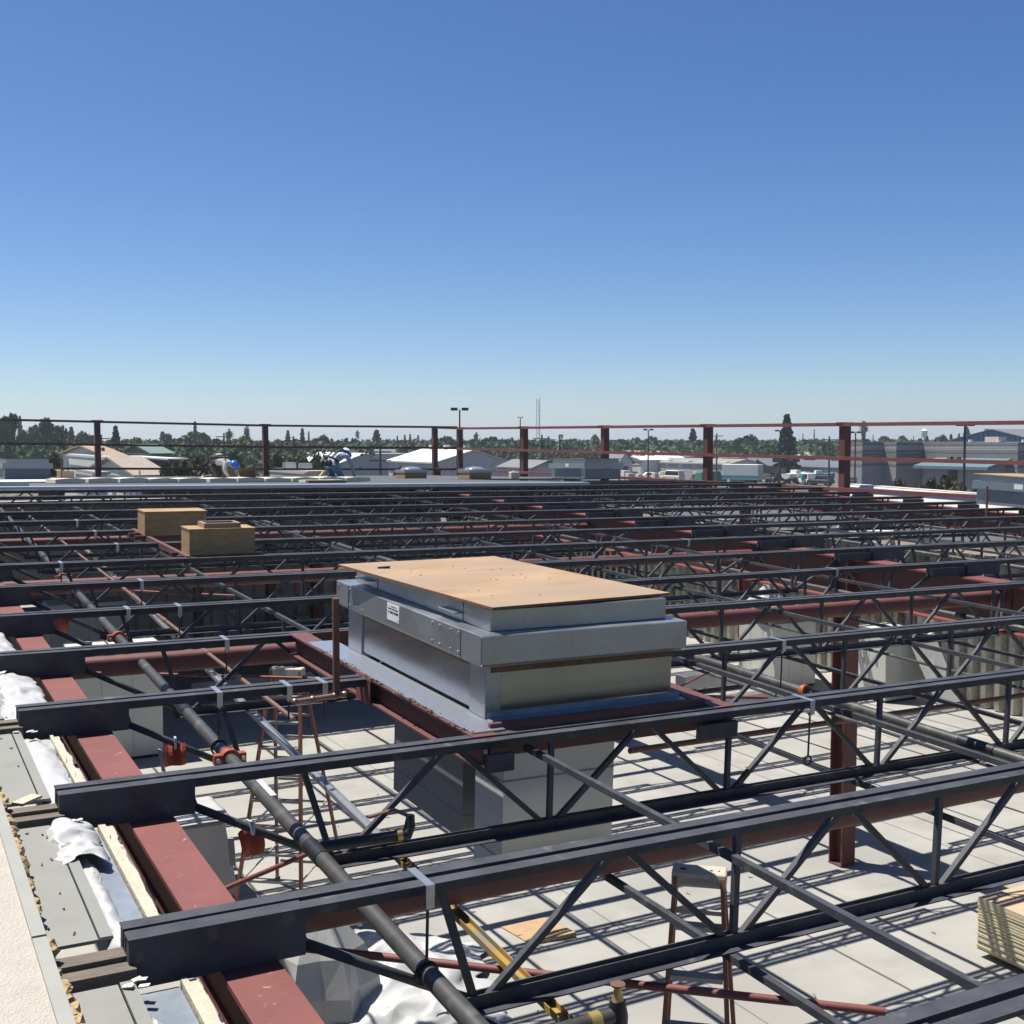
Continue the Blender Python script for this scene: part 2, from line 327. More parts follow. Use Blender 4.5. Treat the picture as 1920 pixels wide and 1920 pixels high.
for i in range(16):
    y0 = 0.4 + i * 1.6; y1 = y0 + 1.585
    for (xa, xb, tp, th) in ((xs_cap0 - 0.004, xs_cap1, 0.112, 0.012), (xs_cap1 - 0.006, xs_cap1, 0.10, 0.16)):
        b.hexa([(xa, y0, zr(xa, y0) + tp - th), (xb, y0, zr(xb, y0) + tp - th), (xb, y1, zr(xb, y1) + tp - th), (xa, y1, zr(xa, y1) + tp - th)],
               [(xa, y0, zr(xa, y0) + tp), (xb, y0, zr(xb, y0) + tp), (xb, y1, zr(xb, y1) + tp), (xa, y1, zr(xa, y1) + tp)])
b.build('coping', 'cap', t)
YJ = lambda k: 3.777 + 1.524 * (k - 1)
names = ['nearest', 'second', 'third', 'fourth', 'fifth', 'sixth']
for k in range(0, 6):
    y0, y1 = YJ(k - 1) + 0.20, YJ(k) - 0.14
    t = empty('roof_edge_sheet', f'pale grey sheet with a folded seam beside the parapet, {names[k]} bay from the camera', 'roof sheet', (0, 0, 0), 'grey sheets along the parapet')
    slab('flat_sheet', 'deckg', xd0, xd1, y0, y1, -0.10, 0.012, parent=t)
    slab('folded_seam', 'deckg', xd1 + 0.006, xb0 + 0.012, y0, y1, -0.095, 0.012, parent=t)
    e = slab('steel_strip', 'blues', xb0 + 0.014, xb1, y0 - 0.02, y1 + 0.02, -0.155, 0.008)
    tag(e, f'bluish bare steel strip beside cream foam edging, {names[k]} bay from the camera', 'steel strip', 'steel strips along the roof edge')
    # crumbly foam edging: a long strip with a torn edge
    b = MB(); n = 26; A = []; Bq = []
    for i in range(n + 1):
        y = y0 - 0.03 + (y1 - y0 + 0.06) * i / n
        j = noise.noise(Vector((k * 7.1, y * 9, 1.3))) * 0.016
        A.append((xc0 + 0.003, y)); Bq.append((xc1 + j, y))
    for i in range(n):
        for (zt, xe, lo) in ((-0.145, 0.0, 0.05), (-0.135, -0.03, 0.01)):
            (xa, ya), (xb_, yb) = A[i], Bq[i]; (xc, yc), (xd, yd) = A[i + 1], Bq[i + 1]
            xb_ += xe; xd += xe
            b.hexa([(xa, ya, zr(xa, ya) + zt - lo), (xb_, yb, zr(xb_, yb) + zt - lo), (xd, yd, zr(xd, yd) + zt - lo), (xc, yc, zr(xc, yc) + zt - lo)],
                   [(xa, ya, zr(xa, ya) + zt), (xb_, yb, zr(xb_, yb) + zt), (xd, yd, zr(xd, yd) + zt), (xc, yc, zr(xc, yc) + zt)])
    tag(b.build('foam_edging', 'cream'), f'torn cream foam edging by the red beam gap, {names[k]} bay from the camera', 'insulation', 'foam edgings by the red beam')
    # timber nailers at the joist end
    if k >= 1:
        t = empty('timber_block', f'weathered timber nailer packed under the end of the {ORD[k]} joist', 'timber', (0, 0, 0), 'timber nailers at the joist ends')
        y = YJ(k)
        for j, (ya, yb, zt) in enumerate(((-0.10, -0.035, -0.085), (-0.025, 0.05, -0.07))):
            q = MB(); xa, xb_ = xd0 + 0.01, xb0 + 0.03
            q.hexa([(xa, y + ya, zr(xa, y) + zt - 0.09), (xb_, y + ya, zr(xb_, y) + zt - 0.09), (xb_, y + yb, zr(xb_, y) + zt - 0.09), (xa, y + yb, zr(xa, y) + zt - 0.09)],
                   [(xa, y + ya, zr(xa, y) + zt), (xb_, y + ya, zr(xb_, y) + zt), (xb_, y + yb, zr(xb_, y) + zt), (xa, y + yb, zr(xa, y) + zt)])
            q.build('plank', 'wood', t)
        # torn white scraps under the joist end
        q = MB()
        for j in range(5):
            cx, cy = xb0 + random.uniform(-0.02, 0.10), y - 0.15 - random.uniform(0, 0.06); cz = zr(cx, cy) - 0.09
            q.bar((cx - 0.014, cy, cz), (cx + 0.014, cy + random.uniform(-0.02, 0.02), cz + 0.004), 0.02, 0.004)
        tag(q.build('paper_scrap', 'memb'), f'torn white paper scraps stuck under the end of the {ORD[k]} joist', 'scrap', 'paper scraps at the joist ends')
# yellow fibre fluff along the coping
q = MB()
for i in range(520):
    y = 1.6 + random.random() * 9.5
    dens = noise.noise(Vector((0, y * 2.1, 0)))
    if dens < -0.22: continue
    x = xs_cap1 + 0.008 + random.random() * 0.034
    r = random.uniform(0.013, 0.031)
    q.ball((x, y, zr(x, y) - 0.062 + random.random() * 0.024), r, 6, 4, (1, random.uniform(1, 2.2), random.uniform(0.6, 1.1)))
for i, v in enumerate(q.v): v += Vector((noise.noise(v * 60), noise.noise(v * 61 + Vector((5, 0, 0))), noise.noise(v * 59))) * 0.013
tag(q.build('insulation_fluff', 'fluff'), 'yellow fibre fluff poking out along the parapet coping', 'insulation', kind='stuff')
q = MB()
for i in range(60):
    x = random.uniform(xd0 + 0.02, xd1); y = random.uniform(2.4, 7.5); z = zr(x, y) - 0.098
    q.bar((x, y, z), (x + random.uniform(-0.015, 0.015), y + random.uniform(-0.02, 0.02), z + 0.004), 0.006, 0.004)
tag(q.build('debris_crumbs', 'wood'), 'small brown crumbs scattered over the grey sheets', 'debris', kind='stuff')

# cloth: a crumpled sheet over a footprint; hf(s, t) gives its height
def cloth(name, m, origin, ax, ay, nx, ny, hf, amp, fs, seed, parent=None, edge=0.0):
    b = MB(); vs = []; fsx = []
    o = Vector(origin); ax = Vector(ax); ay = Vector(ay); sd = Vector((seed * 3.1, seed * 1.7, seed))
    for j in range(ny + 1):
        for i in range(nx + 1):
            s = i / nx; tt = j / ny
            e = min(s, 1 - s, tt, 1 - tt)
            wob = 1.0 if edge == 0 else 1 + edge * noise.noise(Vector((math.atan2(tt - .5, s - .5) * 2.2, 0, seed))) * (1 if e < 0.12 else 0.4)
            p = o + ax * (0.5 + (s - 0.5) * wob) + ay * (0.5 + (tt - 0.5) * wob)
            q = Vector((p.x * fs, p.y * fs, 0)) + sd
            # folds: sharp creases from ridged noise
            w_ = Vector((noise.noise(q * 0.7), noise.noise(q * 0.7 + Vector((3, 9, 1))), 0)) * 0.5
            d1 = noise.voronoi((q + w_) * 0.8)[0]; d2 = noise.voronoi((q + w_) * 1.7 + Vector((9, 2, 4)))[0]; r = 1 - abs(noise.noise(q * 0.6))
            z = hf(s, tt) + amp * (0.75 * (d1[1] - d1[0]) + 0.8 * d1[0] + 0.42 * d2[0] + r * r * 0.4 - 0.85) * min(1, e * 8 + 0.25)
            vs.append(Vector((p.x + amp * 0.5 * noise.noise(q * 1.7), p.y + amp * 0.5 * noise.noise(q * 1.9 + Vector((4, 4, 4))), o.z + max(z, 0.006 + 0.004 * r))))
    for j in range(ny):
        for i in range(nx): a = j * (nx + 1) + i; fsx.append((a, a + 1, a + nx + 2, a + nx + 1))
    b.add(vs, fsx); ob = b.build(name, m, parent)
    so_ = ob.modifiers.new('thick', 'SOLIDIFY'); so_.thickness = 0.002; so_.offset = -1
    for p in ob.data.polygons: p.use_smooth = True
    return ob
# white plastic along the roof edge strips
def edge_plastic(k, x0, x1, ya, yb, hgt, seed, label):
    y0 = YJ(k - 1) + ya; y1 = YJ(k - 1) + yb
    o = cloth('plastic_sheet', 'plas', (x0, y0, zr(x0, (y0 + y1) / 2) - 0.15), (x1 - x0, 0, 0), (0, y1 - y0, SY * (y1 - y0)), 22, 60,
              lambda s, t_: hgt * (0.75 + 0.35 * noise.noise(Vector((t_ * 3.1, seed, 0)))) * max(0, math.sin(math.pi * min(1, max(0, s)))) ** 0.7, hgt * 0.6, 9.0, seed, edge=0.22)
    return tag(o, label, 'plastic sheet', 'white plastic along the roof edge')
edge_plastic(1, xb0 + 0.0, xb0 + 0.055, -0.0, 1.2, 0.05, 1, 'narrow white plastic beside the nearest bluish steel strip')
edge_plastic(2, xb0 - 0.005, xb0 + 0.075, 0.12, 1.0, 0.05, 2, 'long white plastic ribbon trailing along the bluish steel strip')
edge_plastic(2, xd1 - 0.05, xb0 + 0.13, 0.92, 1.38, 0.09, 3, 'crumpled white plastic bunch standing over the grey sheet')
edge_plastic(3, xb0 - 0.01, xb1 + 0.0, 0.12, 1.40, 0.04, 4, 'wide white plastic between the second and third joist ends')
edge_plastic(4, xd1 - 0.03, xc1 + 0.03, 0.1, 1.42, 0.075, 5, 'puffed white plastic between the third and fourth joist ends')
edge_plastic(5, xb0 - 0.02, xc1 + 0.02, 0.2, 1.45, 0.075, 6, 'white plastic heap between the fourth and fifth joist ends')
q = MB(); p = on_roof(48, 1500, -0.085); q.bar(p + Vector((-0.04, -0.05, 0.0)), p + Vector((0.05, 0.03, 0.004)), 0.06, 0.012)
tag(q.build('foam_offcut', 'cream'), 'cream foam offcut lying on the grey sheet near the parapet', 'offcut')

# ------------------------------------------------------------------ steel: beams, girder, columns
def zseg(y0, y1, n=None):
    ys = [y0] + ([YR] if y0 < YR < y1 else []) + [y1]; return ys
def wbeam_y(name, label, x, y0, y1, top, depth, bf, tf, tw, m, stiff=None, cat='beam', group=None, bb=None):
    "I beam along Y hung under the roof plane, its top flange `top` below the joist tops"
    t = empty(name, label, cat, (0, 0, 0), group)
    ys = zseg(y0, y1); bb = bb or bf
    for nm, xa, xb, za, zb in (('top_flange', x - bf / 2, x + bf / 2, -top - tf, -top), ('web', x - tw / 2, x + tw / 2, -top - depth + tf, -top - tf), ('bottom_flange', x - bb / 2, x + bb / 2, -top - depth, -top - depth + tf)):
        b = MB()
        for a, c in zip(ys[:-1], ys[1:]):
            b.hexa([(xa, a, zr(x, a) + za), (xb, a, zr(x, a) + za), (xb, c, zr(x, c) + za), (xa, c, zr(x, c) + za)],
                   [(xa, a, zr(x, a) + zb), (xb, a, zr(x, a) + zb), (xb, c, zr(x, c) + zb), (xa, c, zr(x, c) + zb)])
        b.build(nm, 'redd' if nm == 'web' else m, t)  # web coloured darker than the flanges to carry the top flange's shade
    for y in stiff or []:
        b = MB(); z = zr(x, y)
        for s in (-1, 1):
            xa, xb = sorted((x + s * (tw / 2 + 0.001), x + s * (bf / 2 - 0.012))); b.box(xa, xb, y - 0.006, y + 0.006, z - top - depth + tf + 0.001, z - top - tf - 0.001)
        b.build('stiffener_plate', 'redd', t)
    return t
GX = 11.57
q = MB(); c = on_roof(283, 1533, -0.1655)
for (x0, y0, x1, y1) in ((-.05, .02, .0, -.03), (-.05, -.03, .0, .02), (.02, .03, .035, -.03), (.02, .03, .055, .025), (.055, .025, .05, .0), (.05, .0, .028, -.002)):
    q.bar(c + Vector((x0 - .01, y0, SY * y0)), c + Vector((x1 - .01, y1, SY * y1)), 0.004, 0.0012)
rq = random.Random(4)
for i in range(26):
    x, y = rq.uniform(0.965, 1.125), rq.uniform(1.5, 7.5); l = rq.uniform(.008, .03); a = rq.uniform(-.6, .9); z = zr(x, y) - 0.1655
    q.bar((x, y, z), (x + l * math.cos(a) * .8, y + l * math.sin(a), z + SY * l * math.sin(a)), 0.003, 0.001)
chalk = q
wbeam_y('edge_beam', 'red primed edge beam with a broad top flange along the parapet, under the joist ends', 1.045, 0.5, 44.5, 0.166, 0.30, 0.19, 0.018, 0.014, 'red', bb=0.05).name
chalk.build('chalk_mark', 'memb', bpy.data.objects['edge_beam'])
wbeam_y('girder', 'deep dark red girder with stiffeners under the middle of the joists, on the tall column', GX, 0.5, 44.5, 0.166, 0.58, 0.30, 0.022, 0.016, 'red',
        [11.66, 11.94, 20.8, 21.1, 30.0], 'girder')
wbeam_y('edge_beam', 'red primed edge beam under the far ends of the joists by the white parapet', 20.72, 6, 44.5, 0.166, 0.50, 0.22, 0.018, 0.014, 'red')
def column(x, y, h, label, w=0.26, group='red steel columns'):
    t = empty('steel_column', label, 'column', (x, y, 0), group)
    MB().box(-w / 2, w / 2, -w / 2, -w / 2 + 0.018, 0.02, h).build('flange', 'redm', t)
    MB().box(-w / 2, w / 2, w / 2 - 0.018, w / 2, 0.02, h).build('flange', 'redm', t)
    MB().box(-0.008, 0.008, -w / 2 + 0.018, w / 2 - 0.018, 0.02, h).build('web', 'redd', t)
    MB().box(-w / 2 - 0.004, w / 2 + 0.004, -w / 2 - 0.004, w / 2 + 0.004, 0.0, 0.02).build('base_plate', 'redd', t)
column(GX, 11.80, zr(GX, 11.8) - 0.748, 'tall dark red steel column on the bright slab, carrying the girder', 0.245)
column(GX, 20.95, zr(GX, 20.95) - 0.748, 'red steel column under the girder, next one behind the tall front column', 0.29)
column(GX, 30.1, zr(GX, 30.1) - 0.748, 'red steel column under the girder in the shade of the far deck', 0.29)
for u, lab in ((372, 'outermost toward the parapet'), (508, 'second from the parapet'), (592, 'third from the parapet'), (722, 'nearest the metal roof unit')):
    p = on_y(u, 1150, 31.0); column(p.x, 31.0, 3.3, f'dark red column before the brown partition, {lab} of the row', 0.22, 'columns by the brown partition')
column(20.45, 15.4, zr(20.45, 15.4) - 0.70, 'orange red column against the ribbed foil wall, nearer the camera', 0.22)
column(20.45, 24.6, zr(20.45, 24.6) - 0.70, 'red column against the ribbed foil wall, farther away', 0.22)
# round-cornered red cross tubes between the beams, every third bay
def cross_tube(y, x0, x1, dz, label):
    t = empty('cross_tube', label, 'beam', (0, 0, 0), 'red cross tubes under the joists')
    w, h, r = 0.07, 0.078, 0.05
    sec = []
    for cx, cz, a0 in ((w - r, h - r, 0), (-w + r, h - r, 90), (-w + r, -h + r, 180), (w - r, -h + r, 270)):
        for k in range(4): a = R(a0 + 30 * k); sec.append((cx + r * math.cos(a), cz + r * math.sin(a)))
    b = MB(); pts = [(x0, y + a, zr(x0, y) + dz + c) for a, c in sec]
    b.prism(pts, (0, 0, 0), (x1 - x0, 0, SX * (x1 - x0))); b.build('tube', 'redm', t, smooth=True)
    for x in (x0 + 0.004, x1 - 0.012):
        MB().box(x - 0.0, x + 0.012, y - 0.13, y + 0.13, zr(x, y) + dz - 0.14, zr(x, y) + dz + 0.14).build('end_plate', 'redd', t)
for i, (y, dz, lab) in enumerate(((4.62, -0.43, 'just behind the second joist'), (9.28, -0.34, 'between the fifth and sixth joists'), (13.65, -0.36, 'behind the eighth joist'), (18.25, -0.40, 'behind the eleventh joist'))):
    cross_tube(y, 1.15, GX - 0.02, dz, f'red cross tube from edge beam to girder {lab}')
    if i == 1: cross_tube(y, GX + 0.02, 20.6, dz, f'red cross tube beyond the girder {lab}')

# ------------------------------------------------------------------ open-web joists
_cache = {}
def shared(key, make):
    if key not in _cache: _cache[key] = make()
    return _cache[key]
DEP = 0.50
def joist(y, x0, x1, nodes, seatL, seatR, label, group, first=True, last=True, detail=True):
    t = empty('steel_joist', label, 'joist', tilt(0, y), group)
    a, th, gp = 0.058, 0.006, 0.016
    for s in (1, -1):
        link('top_chord_angle', shared(('tc', x0, x1, s), lambda: MB().angle((x0, s * gp, 0), (x1, s * gp, 0), a, th, (0, s, 0), (0, 0, -1)).mesh('top_chord_angle', 'char')), t)
    if nodes:
        b0 = nodes[0] - 0.09; b1 = nodes[-1] + 0.09
        for s in (1, -1):
            link('bottom_chord_angle', shared(('bc', b0, b1, s), lambda: MB().angle((b0, s * gp, -DEP - 0.035), (b1, s * gp, -DEP - 0.035), 0.054, th, (0, s, 0), (0, 0, 1)).mesh('bottom_chord_angle', 'char')), t)
    def web(nm, p, q, kind=0):
        key = ('w', round(q[0] - p[0], 3), round(q[1] - p[1], 3), kind)
        def mk():
            v = Vector((q[0] - p[0], 0, q[1] - p[1]))
            if kind == 1: return MB().tube([(0, 0, 0), v], 0.019, 10).mesh(nm, 'char', smooth=True)
            d = v.normalized(); n = Vector((0, 1, 0)).cross(d).normalized()
            return MB().angle(Vector((0, -0.0135, 0)) - n * 0.0135, v + Vector((0, -0.0135, 0)) - n * 0.0135, 0.027, 0.005, (0, 1, 0), n).mesh(nm, 'char')
        o = link(nm, shared(key, mk), t); o.location = (p[0], 0, p[1])
    TZ, BZ = -0.05, -DEP - 0.01
    for i, n in enumerate(nodes):
        if i > 0 or not seatL: web('web_vertical', (n, BZ), (n, TZ))
        if i + 1 < len(nodes):
            mid = (n + nodes[i + 1]) / 2
            web('web_diagonal', (n + 0.03, BZ), (mid - 0.04, TZ)); web('web_diagonal', (nodes[i + 1] - 0.03, BZ), (mid + 0.05, TZ))
    if seatL:
        link('seat', shared(('sl', x0), lambda: MB().box(x0 + 0.003, x0 + 0.575, -0.07, 0.07, -0.164, -0.0075).mesh('seat', 'char')), t)
        if nodes:
            web('end_rod', (x0 + 0.55, -0.135), (nodes[0] - 0.02, BZ), 1); web('web_diagonal', (nodes[0] - 0.02, BZ), (nodes[0] - 0.17, TZ))
            link('fillet_plate', shared(('fl', x0), lambda: MB().prism([(x0 + 0.575, -0.012, -0.066), (x0 + 0.575, -0.012, -0.163), (x0 + 0.66, -0.012, -0.20), (x0 + 0.60, -0.012, -0.14)], (0, 0, 0), (0, 0.024, 0)).mesh('fillet_plate', 'char')), t)
    if seatR:
        link('seat', shared(('sr', x1), lambda: MB().box(x1 - 0.56, x1 - 0.003, -0.05, 0.05, -0.164, -0.066).mesh('seat', 'char')), t)
        if nodes: web('end_rod', (x1 - 0.5, -0.135), (nodes[-1] + 0.02, BZ), 1); web('web_diagonal', (nodes[-1] + 0.02, BZ), (nodes[-1] + 0.17, TZ))
    if detail:      # end battens that tie the two angles
        def bat():
            b = MB(); rr = random.Random(int(x0 * 100))
            for i in range(int((x1 - x0) / 0.9)): x = x0 + 0.12 + i * 0.9 + rr.uniform(-.1, .1); b.box(x, x + 0.022, -gp + 0.0005, gp - 0.0005, -0.04, -0.012)
            return b.mesh('spacer', 'char')
        tag(link('spacer', shared(('sp', x0, x1), bat), t), kind='stuff')
    return t
NA = [1.93 + 1.19 * i for i in range(8)]; NB = [12.55 + 1.19 * i for i in range(7)]
for k in range(0, 15):
    y = YJ(k); o = ORD[k]
    if k == 3:
        joist(y, 0.66, 2.66, [1.93], True, False, f'short stub of the {o} steel joist between red edge beam and red opening frame', 'joists cut by the roof opening')
        joist(y, 4.36, GX - 0.004, [5.50 + 1.19 * i for i in range(5)], False, True, f'cut {o} steel joist from the red opening frame to the girder', 'joists cut by the roof opening')
    else:
        joist(y, 0.66, GX - 0.004, NA, True, True, f'charcoal open-web joist from edge beam to girder, {o} counted from the camera', 'joists from edge beam to girder')
    if k >= 2: joist(y, GX + 0.004, 20.92, NB, True, True, f'charcoal open-web joist beyond the girder toward the white parapet, {o} row from the camera', 'joists beyond the girder')
for k in range(15, 19):
    y = YJ(k); o = ORD[k]
    joist(y, GX + 0.004, 20.92, NB, True, True, f'thin far charcoal joist beyond the girder by the far deck, {o} row from the camera', 'joists beyond the girder', detail=False)

# bridging angles along Y
def bridging(x, y0, y1, dz, label, m='char', a=0.031, x1=None, group='bridging angles'):
    x1 = x if x1 is None else x1; b = MB()
    b.angle((x, y0, zr(x, y0) + dz), (x1, y1, zr(x1, y1) + dz), a, 0.006, (1, 0, SX), (0, 0, -1))
    return tag(b.build('bridging_angle', m), label, 'bridging', group)
bridging(3.00, 1.2, YJ(2) + 0.09, -0.094, 'grey bridging angle under the joist tops in front of the metal roof unit')
bridging(3.00, YJ(4) - 0.09, 23.5, -0.094, 'grey bridging angle under the joist tops behind the metal roof unit')
bridging(5.15, 1.2, 23.5, -0.094, 'grey bridging angle under the joist tops, first one beyond the metal roof unit')
bridging(7.30, 1.2, 23.5, -0.094, 'grey bridging angle under the joist tops, second one beyond the metal roof unit')
bridging(9.45, 4.2, 23.5, -0.094, 'grey bridging angle under the joist tops, last one before the girder')
bridging(13.6, 7.0, 23.5, -0.094, 'grey bridging angle just beyond the girder, under the joist tops')
bridging(15.8, 8.0, 23.5, -0.094, 'grey bridging angle midway between girder and white parapet')
bridging(18.0, 9.0, 23.5, -0.094, 'grey bridging angle nearest the white parapet, under the joist tops')
bridging(3.04, 1.2, 5.0, -DEP - 0.036, 'lower bridging angle under the bottom chords in front of the metal roof unit')
bridging(5.25, 1.2, 23.5, -DEP - 0.036, 'lower bridging angle under the bottom chords, first one beyond the metal roof unit')
bridging(7.45, 2.2, 23.5, -DEP - 0.036, 'lower bridging angle under the bottom chords, second one beyond the metal roof unit')
bridging(9.6, 4.2, 23.5, -DEP - 0.036, 'lower bridging angle under the bottom chords, close to the girder')
bridging(15.9, 8.2, 23.5, -DEP - 0.036, 'lower bridging angle between girder and white parapet')
# the channel that is yellow near the camera and grey farther off
t = empty('support_channel', 'long channel near the black main pipe, yellow primed toward the camera and grey behind', 'channel', (0, 0, 0))
def chan(x0, y0, x1, y1, dz, m, nm):
    b = MB(); p = Vector((x0, y0, zr(x0, y0) + dz)); q = Vector((x1, y1, zr(x1, y1) + dz))
    b.bar(p, q, 0.05, 0.005); 
    for s in (-1, 1): b.bar(p + Vector((s * 0.023, 0, 0.014)), q + Vector((s * 0.023, 0, 0.014)), 0.004, 0.022)
    return b.build(nm, m, t)
chan(2.106, 2.0, 2.254, 5.45, -DEP - 0.06, 'yell', 'primed_channel'); chan(2.256, 5.48, 2.467, 10.4, -DEP - 0.06, 'zinc', 'bare_channel'); chan(2.468, 10.42, 2.88, 20.0, -DEP - 0.06, 'galv', 'bare_channel')

# ------------------------------------------------------------------ pipes
def mp(y): return Vector((1.675 + 0.0195 * (y - 3.4), y, zr(1.7, y) - 0.325))
t = empty('main_pipe', 'thick black steel pipe running under the joists beside the red edge beam', 'pipe', (0, 0, 0))
MB().tube([mp(1.2), mp(12), mp(23.5)], 0.036, 18).build('pipe_run', 'pipe', t, smooth=True)
for y in (3.05, 4.98, 7.72, 12.05):
    MB().tube([mp(y - 0.10), mp(y + 0.08)], 0.0395, 18).build('dark_sleeve', 'pipeb', t, smooth=True)
for u, v in ((427, 1422), (205, 1197), (97, 1085), (90, 1006)):
    p = on_roof(u, v, -0.325); c = mp(p.y); b = MB(); b.tube([c + Vector((0, -0.03, 0)), c + Vector((0, 0.03, 0))], 0.054, 20)
    for s in (-1, 1): b.box(c.x + s * 0.05, c.x + s * 0.05 + s * 0.04, c.y - 0.026, c.y + 0.026, c.z - 0.028, c.z + 0.028) if s > 0 else b.box(c.x - 0.09, c.x - 0.05, c.y - 0.026, c.y + 0.026, c.z - 0.028, c.z + 0.028)
    cp = b.build('coupling', 'coup', t, smooth=True)
    for s in (-1, 1): MB().tube([(c.x + s * 0.072, c.y - 0.045, c.z), (c.x + s * 0.072, c.y + 0.045, c.z)], 0.013, 8).build('coupling_bolt', 'zinc', cp)
q = MB(); q.tube([mp(5.85) + Vector((0, 0, 0.053)), mp(5.85) + Vector((0, 0, 0.054))], 0.01, 6); p0, p1 = mp(5.7), mp(5.98)
q = MB(); q.bar(p0 + Vector((0.016, 0, 0.034)), p1 + Vector((0.016, 0, 0.034)), 0.032, 0.005); q.build('pipe_sticker', 'plas', t)
def pipe(name, label, pts, r, m, cat='pipe', group=None, n=10):
    return tag(MB().tube(pts, r, n).build(name, m, smooth=True), label, cat, group)
def cp(y, dz=-0.27): return Vector((2.27 + 0.004 * (y - 8), y, zr(2.3, y) + dz))
t = empty('copper_pipe', 'long thin copper pipe hanging under the joists beside the black main pipe', 'pipe', (0, 0, 0))
MB().tube([cp(7.0), cp(23)], 0.015, 10).build('tube', 'copper', t, smooth=True)
for y in (9.2, 10.7, 12.6): MB().tube([cp(y - 0.06), cp(y + 0.06)], 0.02, 10).build('sleeve', 'copper', t, smooth=True)
# riser by the metal roof unit
t = empty('vent_riser', 'rusty upright pipe on a copper branch standing before the metal roof unit', 'pipe', (0, 0, 0))
pb = on_y(631, 1303, 6.62); pt = on_y(629, 1122, 6.62); MB().tube([pb, Vector((pb.x, pb.y, pt.z))], 0.021, 10).build('riser', 'rust', t, smooth=True)
pl = on_y(553, 1316, 6.62); pr = on_y(646, 1302, 6.62); MB().tube([pl, pr], 0.017, 10).build('branch', 'copper', t, smooth=True)
for f in (0.0, 0.35, 0.8, 1.0): MB().ball(pl.lerp(pr, f), 0.022, 10, 6).build('fitting', 'copper', t, smooth=True)
# black nipple with brass ends
t = empty('valve_nipple', 'short black pipe with brass collars lying across the yellow channel, copper tail at its end', 'pipe', (0, 0, 0))
a, b_ = on_roof(590, 1590, -0.40), on_roof(752, 1566, -0.40); MB().tube([a, b_], 0.027, 12).build('pipe_body', 'pipeb', t, smooth=True)
MB().tube([a.lerp(b_, -0.06), a.lerp(b_, 0.03)], 0.033, 12).build('brass_collar', 'brass', t, smooth=True); MB().tube([a.lerp(b_, 0.94), a.lerp(b_, 1.0)], 0.033, 12).build('brass_collar', 'brass', t, smooth=True)
MB().tube([b_, b_ + Vector((0.03, 0, 0.0)), b_ + Vector((0.05, 0.01, 0.03)), b_ + Vector((0.055, 0.01, 0.09))], [0.029, 0.031, 0.028, 0.02], 12).build('elbow', 'pipeb', t, smooth=True)
MB().tube([b_ + Vector((0.055, 0.01, 0.08)), b_ + Vector((-0.01, 0.06, 0.11)), b_ + Vector((-0.10, 0.16, 0.06))], 0.010, 8).build('copper_tail', 'copper', t, smooth=True)
# sprinkler at the bottom
t = empty('sprinkler_branch', 'black branch pipe with an upright brass sprinkler head below the nearest joist', 'sprinkler', (0, 0, 0))
a, b_ = on_roof(1010, 1945, -0.34), on_roof(1158, 1902, -0.34); MB().tube([a, b_], 0.027, 12).build('branch_pipe', 'pipe', t, smooth=True)
MB().tube([a.lerp(b_, 0.62), a.lerp(b_, 0.75)], 0.033, 12).build('union', 'brass', t, smooth=True)
MB().tube([b_ + Vector((0, 0, -0.05)), b_, b_ + Vector((0, 0, 0.05))], [0.034, 0.036, 0.026], 12).build('elbow', 'pipeb', t, smooth=True)
MB().tube([b_ + Vector((0, 0, 0.05)), b_ + Vector((0, 0, 0.075)), b_ + Vector((0, 0, 0.10))], [0.022, 0.014, 0.012], 10).build('head', 'brass', t, smooth=True)
MB().tube([b_ + Vector((0, 0, 0.10)), b_ + Vector((0, 0, 0.106))], 0.026, 12).build('deflector', 'copper', t, smooth=True)
# sprinkler mains beyond the metal unit
def two(u0, v0, u1, v1, dz): return on_roof(u0, v0, dz), on_roof(u1, v1, dz)
p, q_ = two(1250, 1222, 1530, 1296, -0.42); d = (q_ - p); xm = (p.x + q_.x) / 2
def sp(y, x=xm, dz=-0.42): return Vector((x, y, zr(x, y) + dz))
t = empty('sprinkler_main', 'black sprinkler main passing the tall column, with one orange coupling', 'pipe', (0, 0, 0))
MB().tube([sp(2.0), sp(23.0)], 0.036, 12).build('pipe_run', 'pipe', t, smooth=True)
yc = on_roof(1540, 1294, -0.42).y; MB().tube([sp(yc - 0.03), sp(yc + 0.03)], 0.055, 14).build('coupling', 'coup', t, smooth=True)
for yy in (yc + 2.2, yc - 1.6): MB().tube([sp(yy - 0.14), sp(yy + 0.14)], 0.042, 12).build('dark_sleeve', 'pipeb', t, smooth=True)
p, q_ = two(1180, 1408, 1640, 1343, -0.62); pipe('cross_pipe', 'brown black pipe crossing before the tall column, hung below the joists', [p, q_ + (q_ - p) * 1.2], 0.021, 'rust')
t = empty('sprinkler_main', 'grey pipe running along the face of the deep girder', 'pipe', (0, 0, 0))
MB().tube([sp(3, GX - 0.75, -0.52), sp(23.5, GX - 0.75, -0.52)], 0.034, 12).build('pipe_run', 'pipe', t, smooth=True)
for y in (6.5, 9.1, 12.4, 15.9): MB().tube([sp(y - 0.12, GX - 0.75, -0.52), sp(y + 0.12, GX - 0.75, -0.52)], 0.041, 12).build('dark_sleeve', 'pipeb', t, smooth=True)
for y in (8.7, 13.2): b = MB(); c = sp(y, GX - 0.75, -0.46); b.tube([c, c + Vector((0, 0, 0.07))], 0.014, 8); b.build('brass_head', 'brass', t)
pipe('sprinkler_main', 'grey pipe under the joists beyond the girder, toward the white parapet', [sp(6, 14.6, -0.4), sp(23.5, 14.6, -0.4)], 0.033, 'pipe')
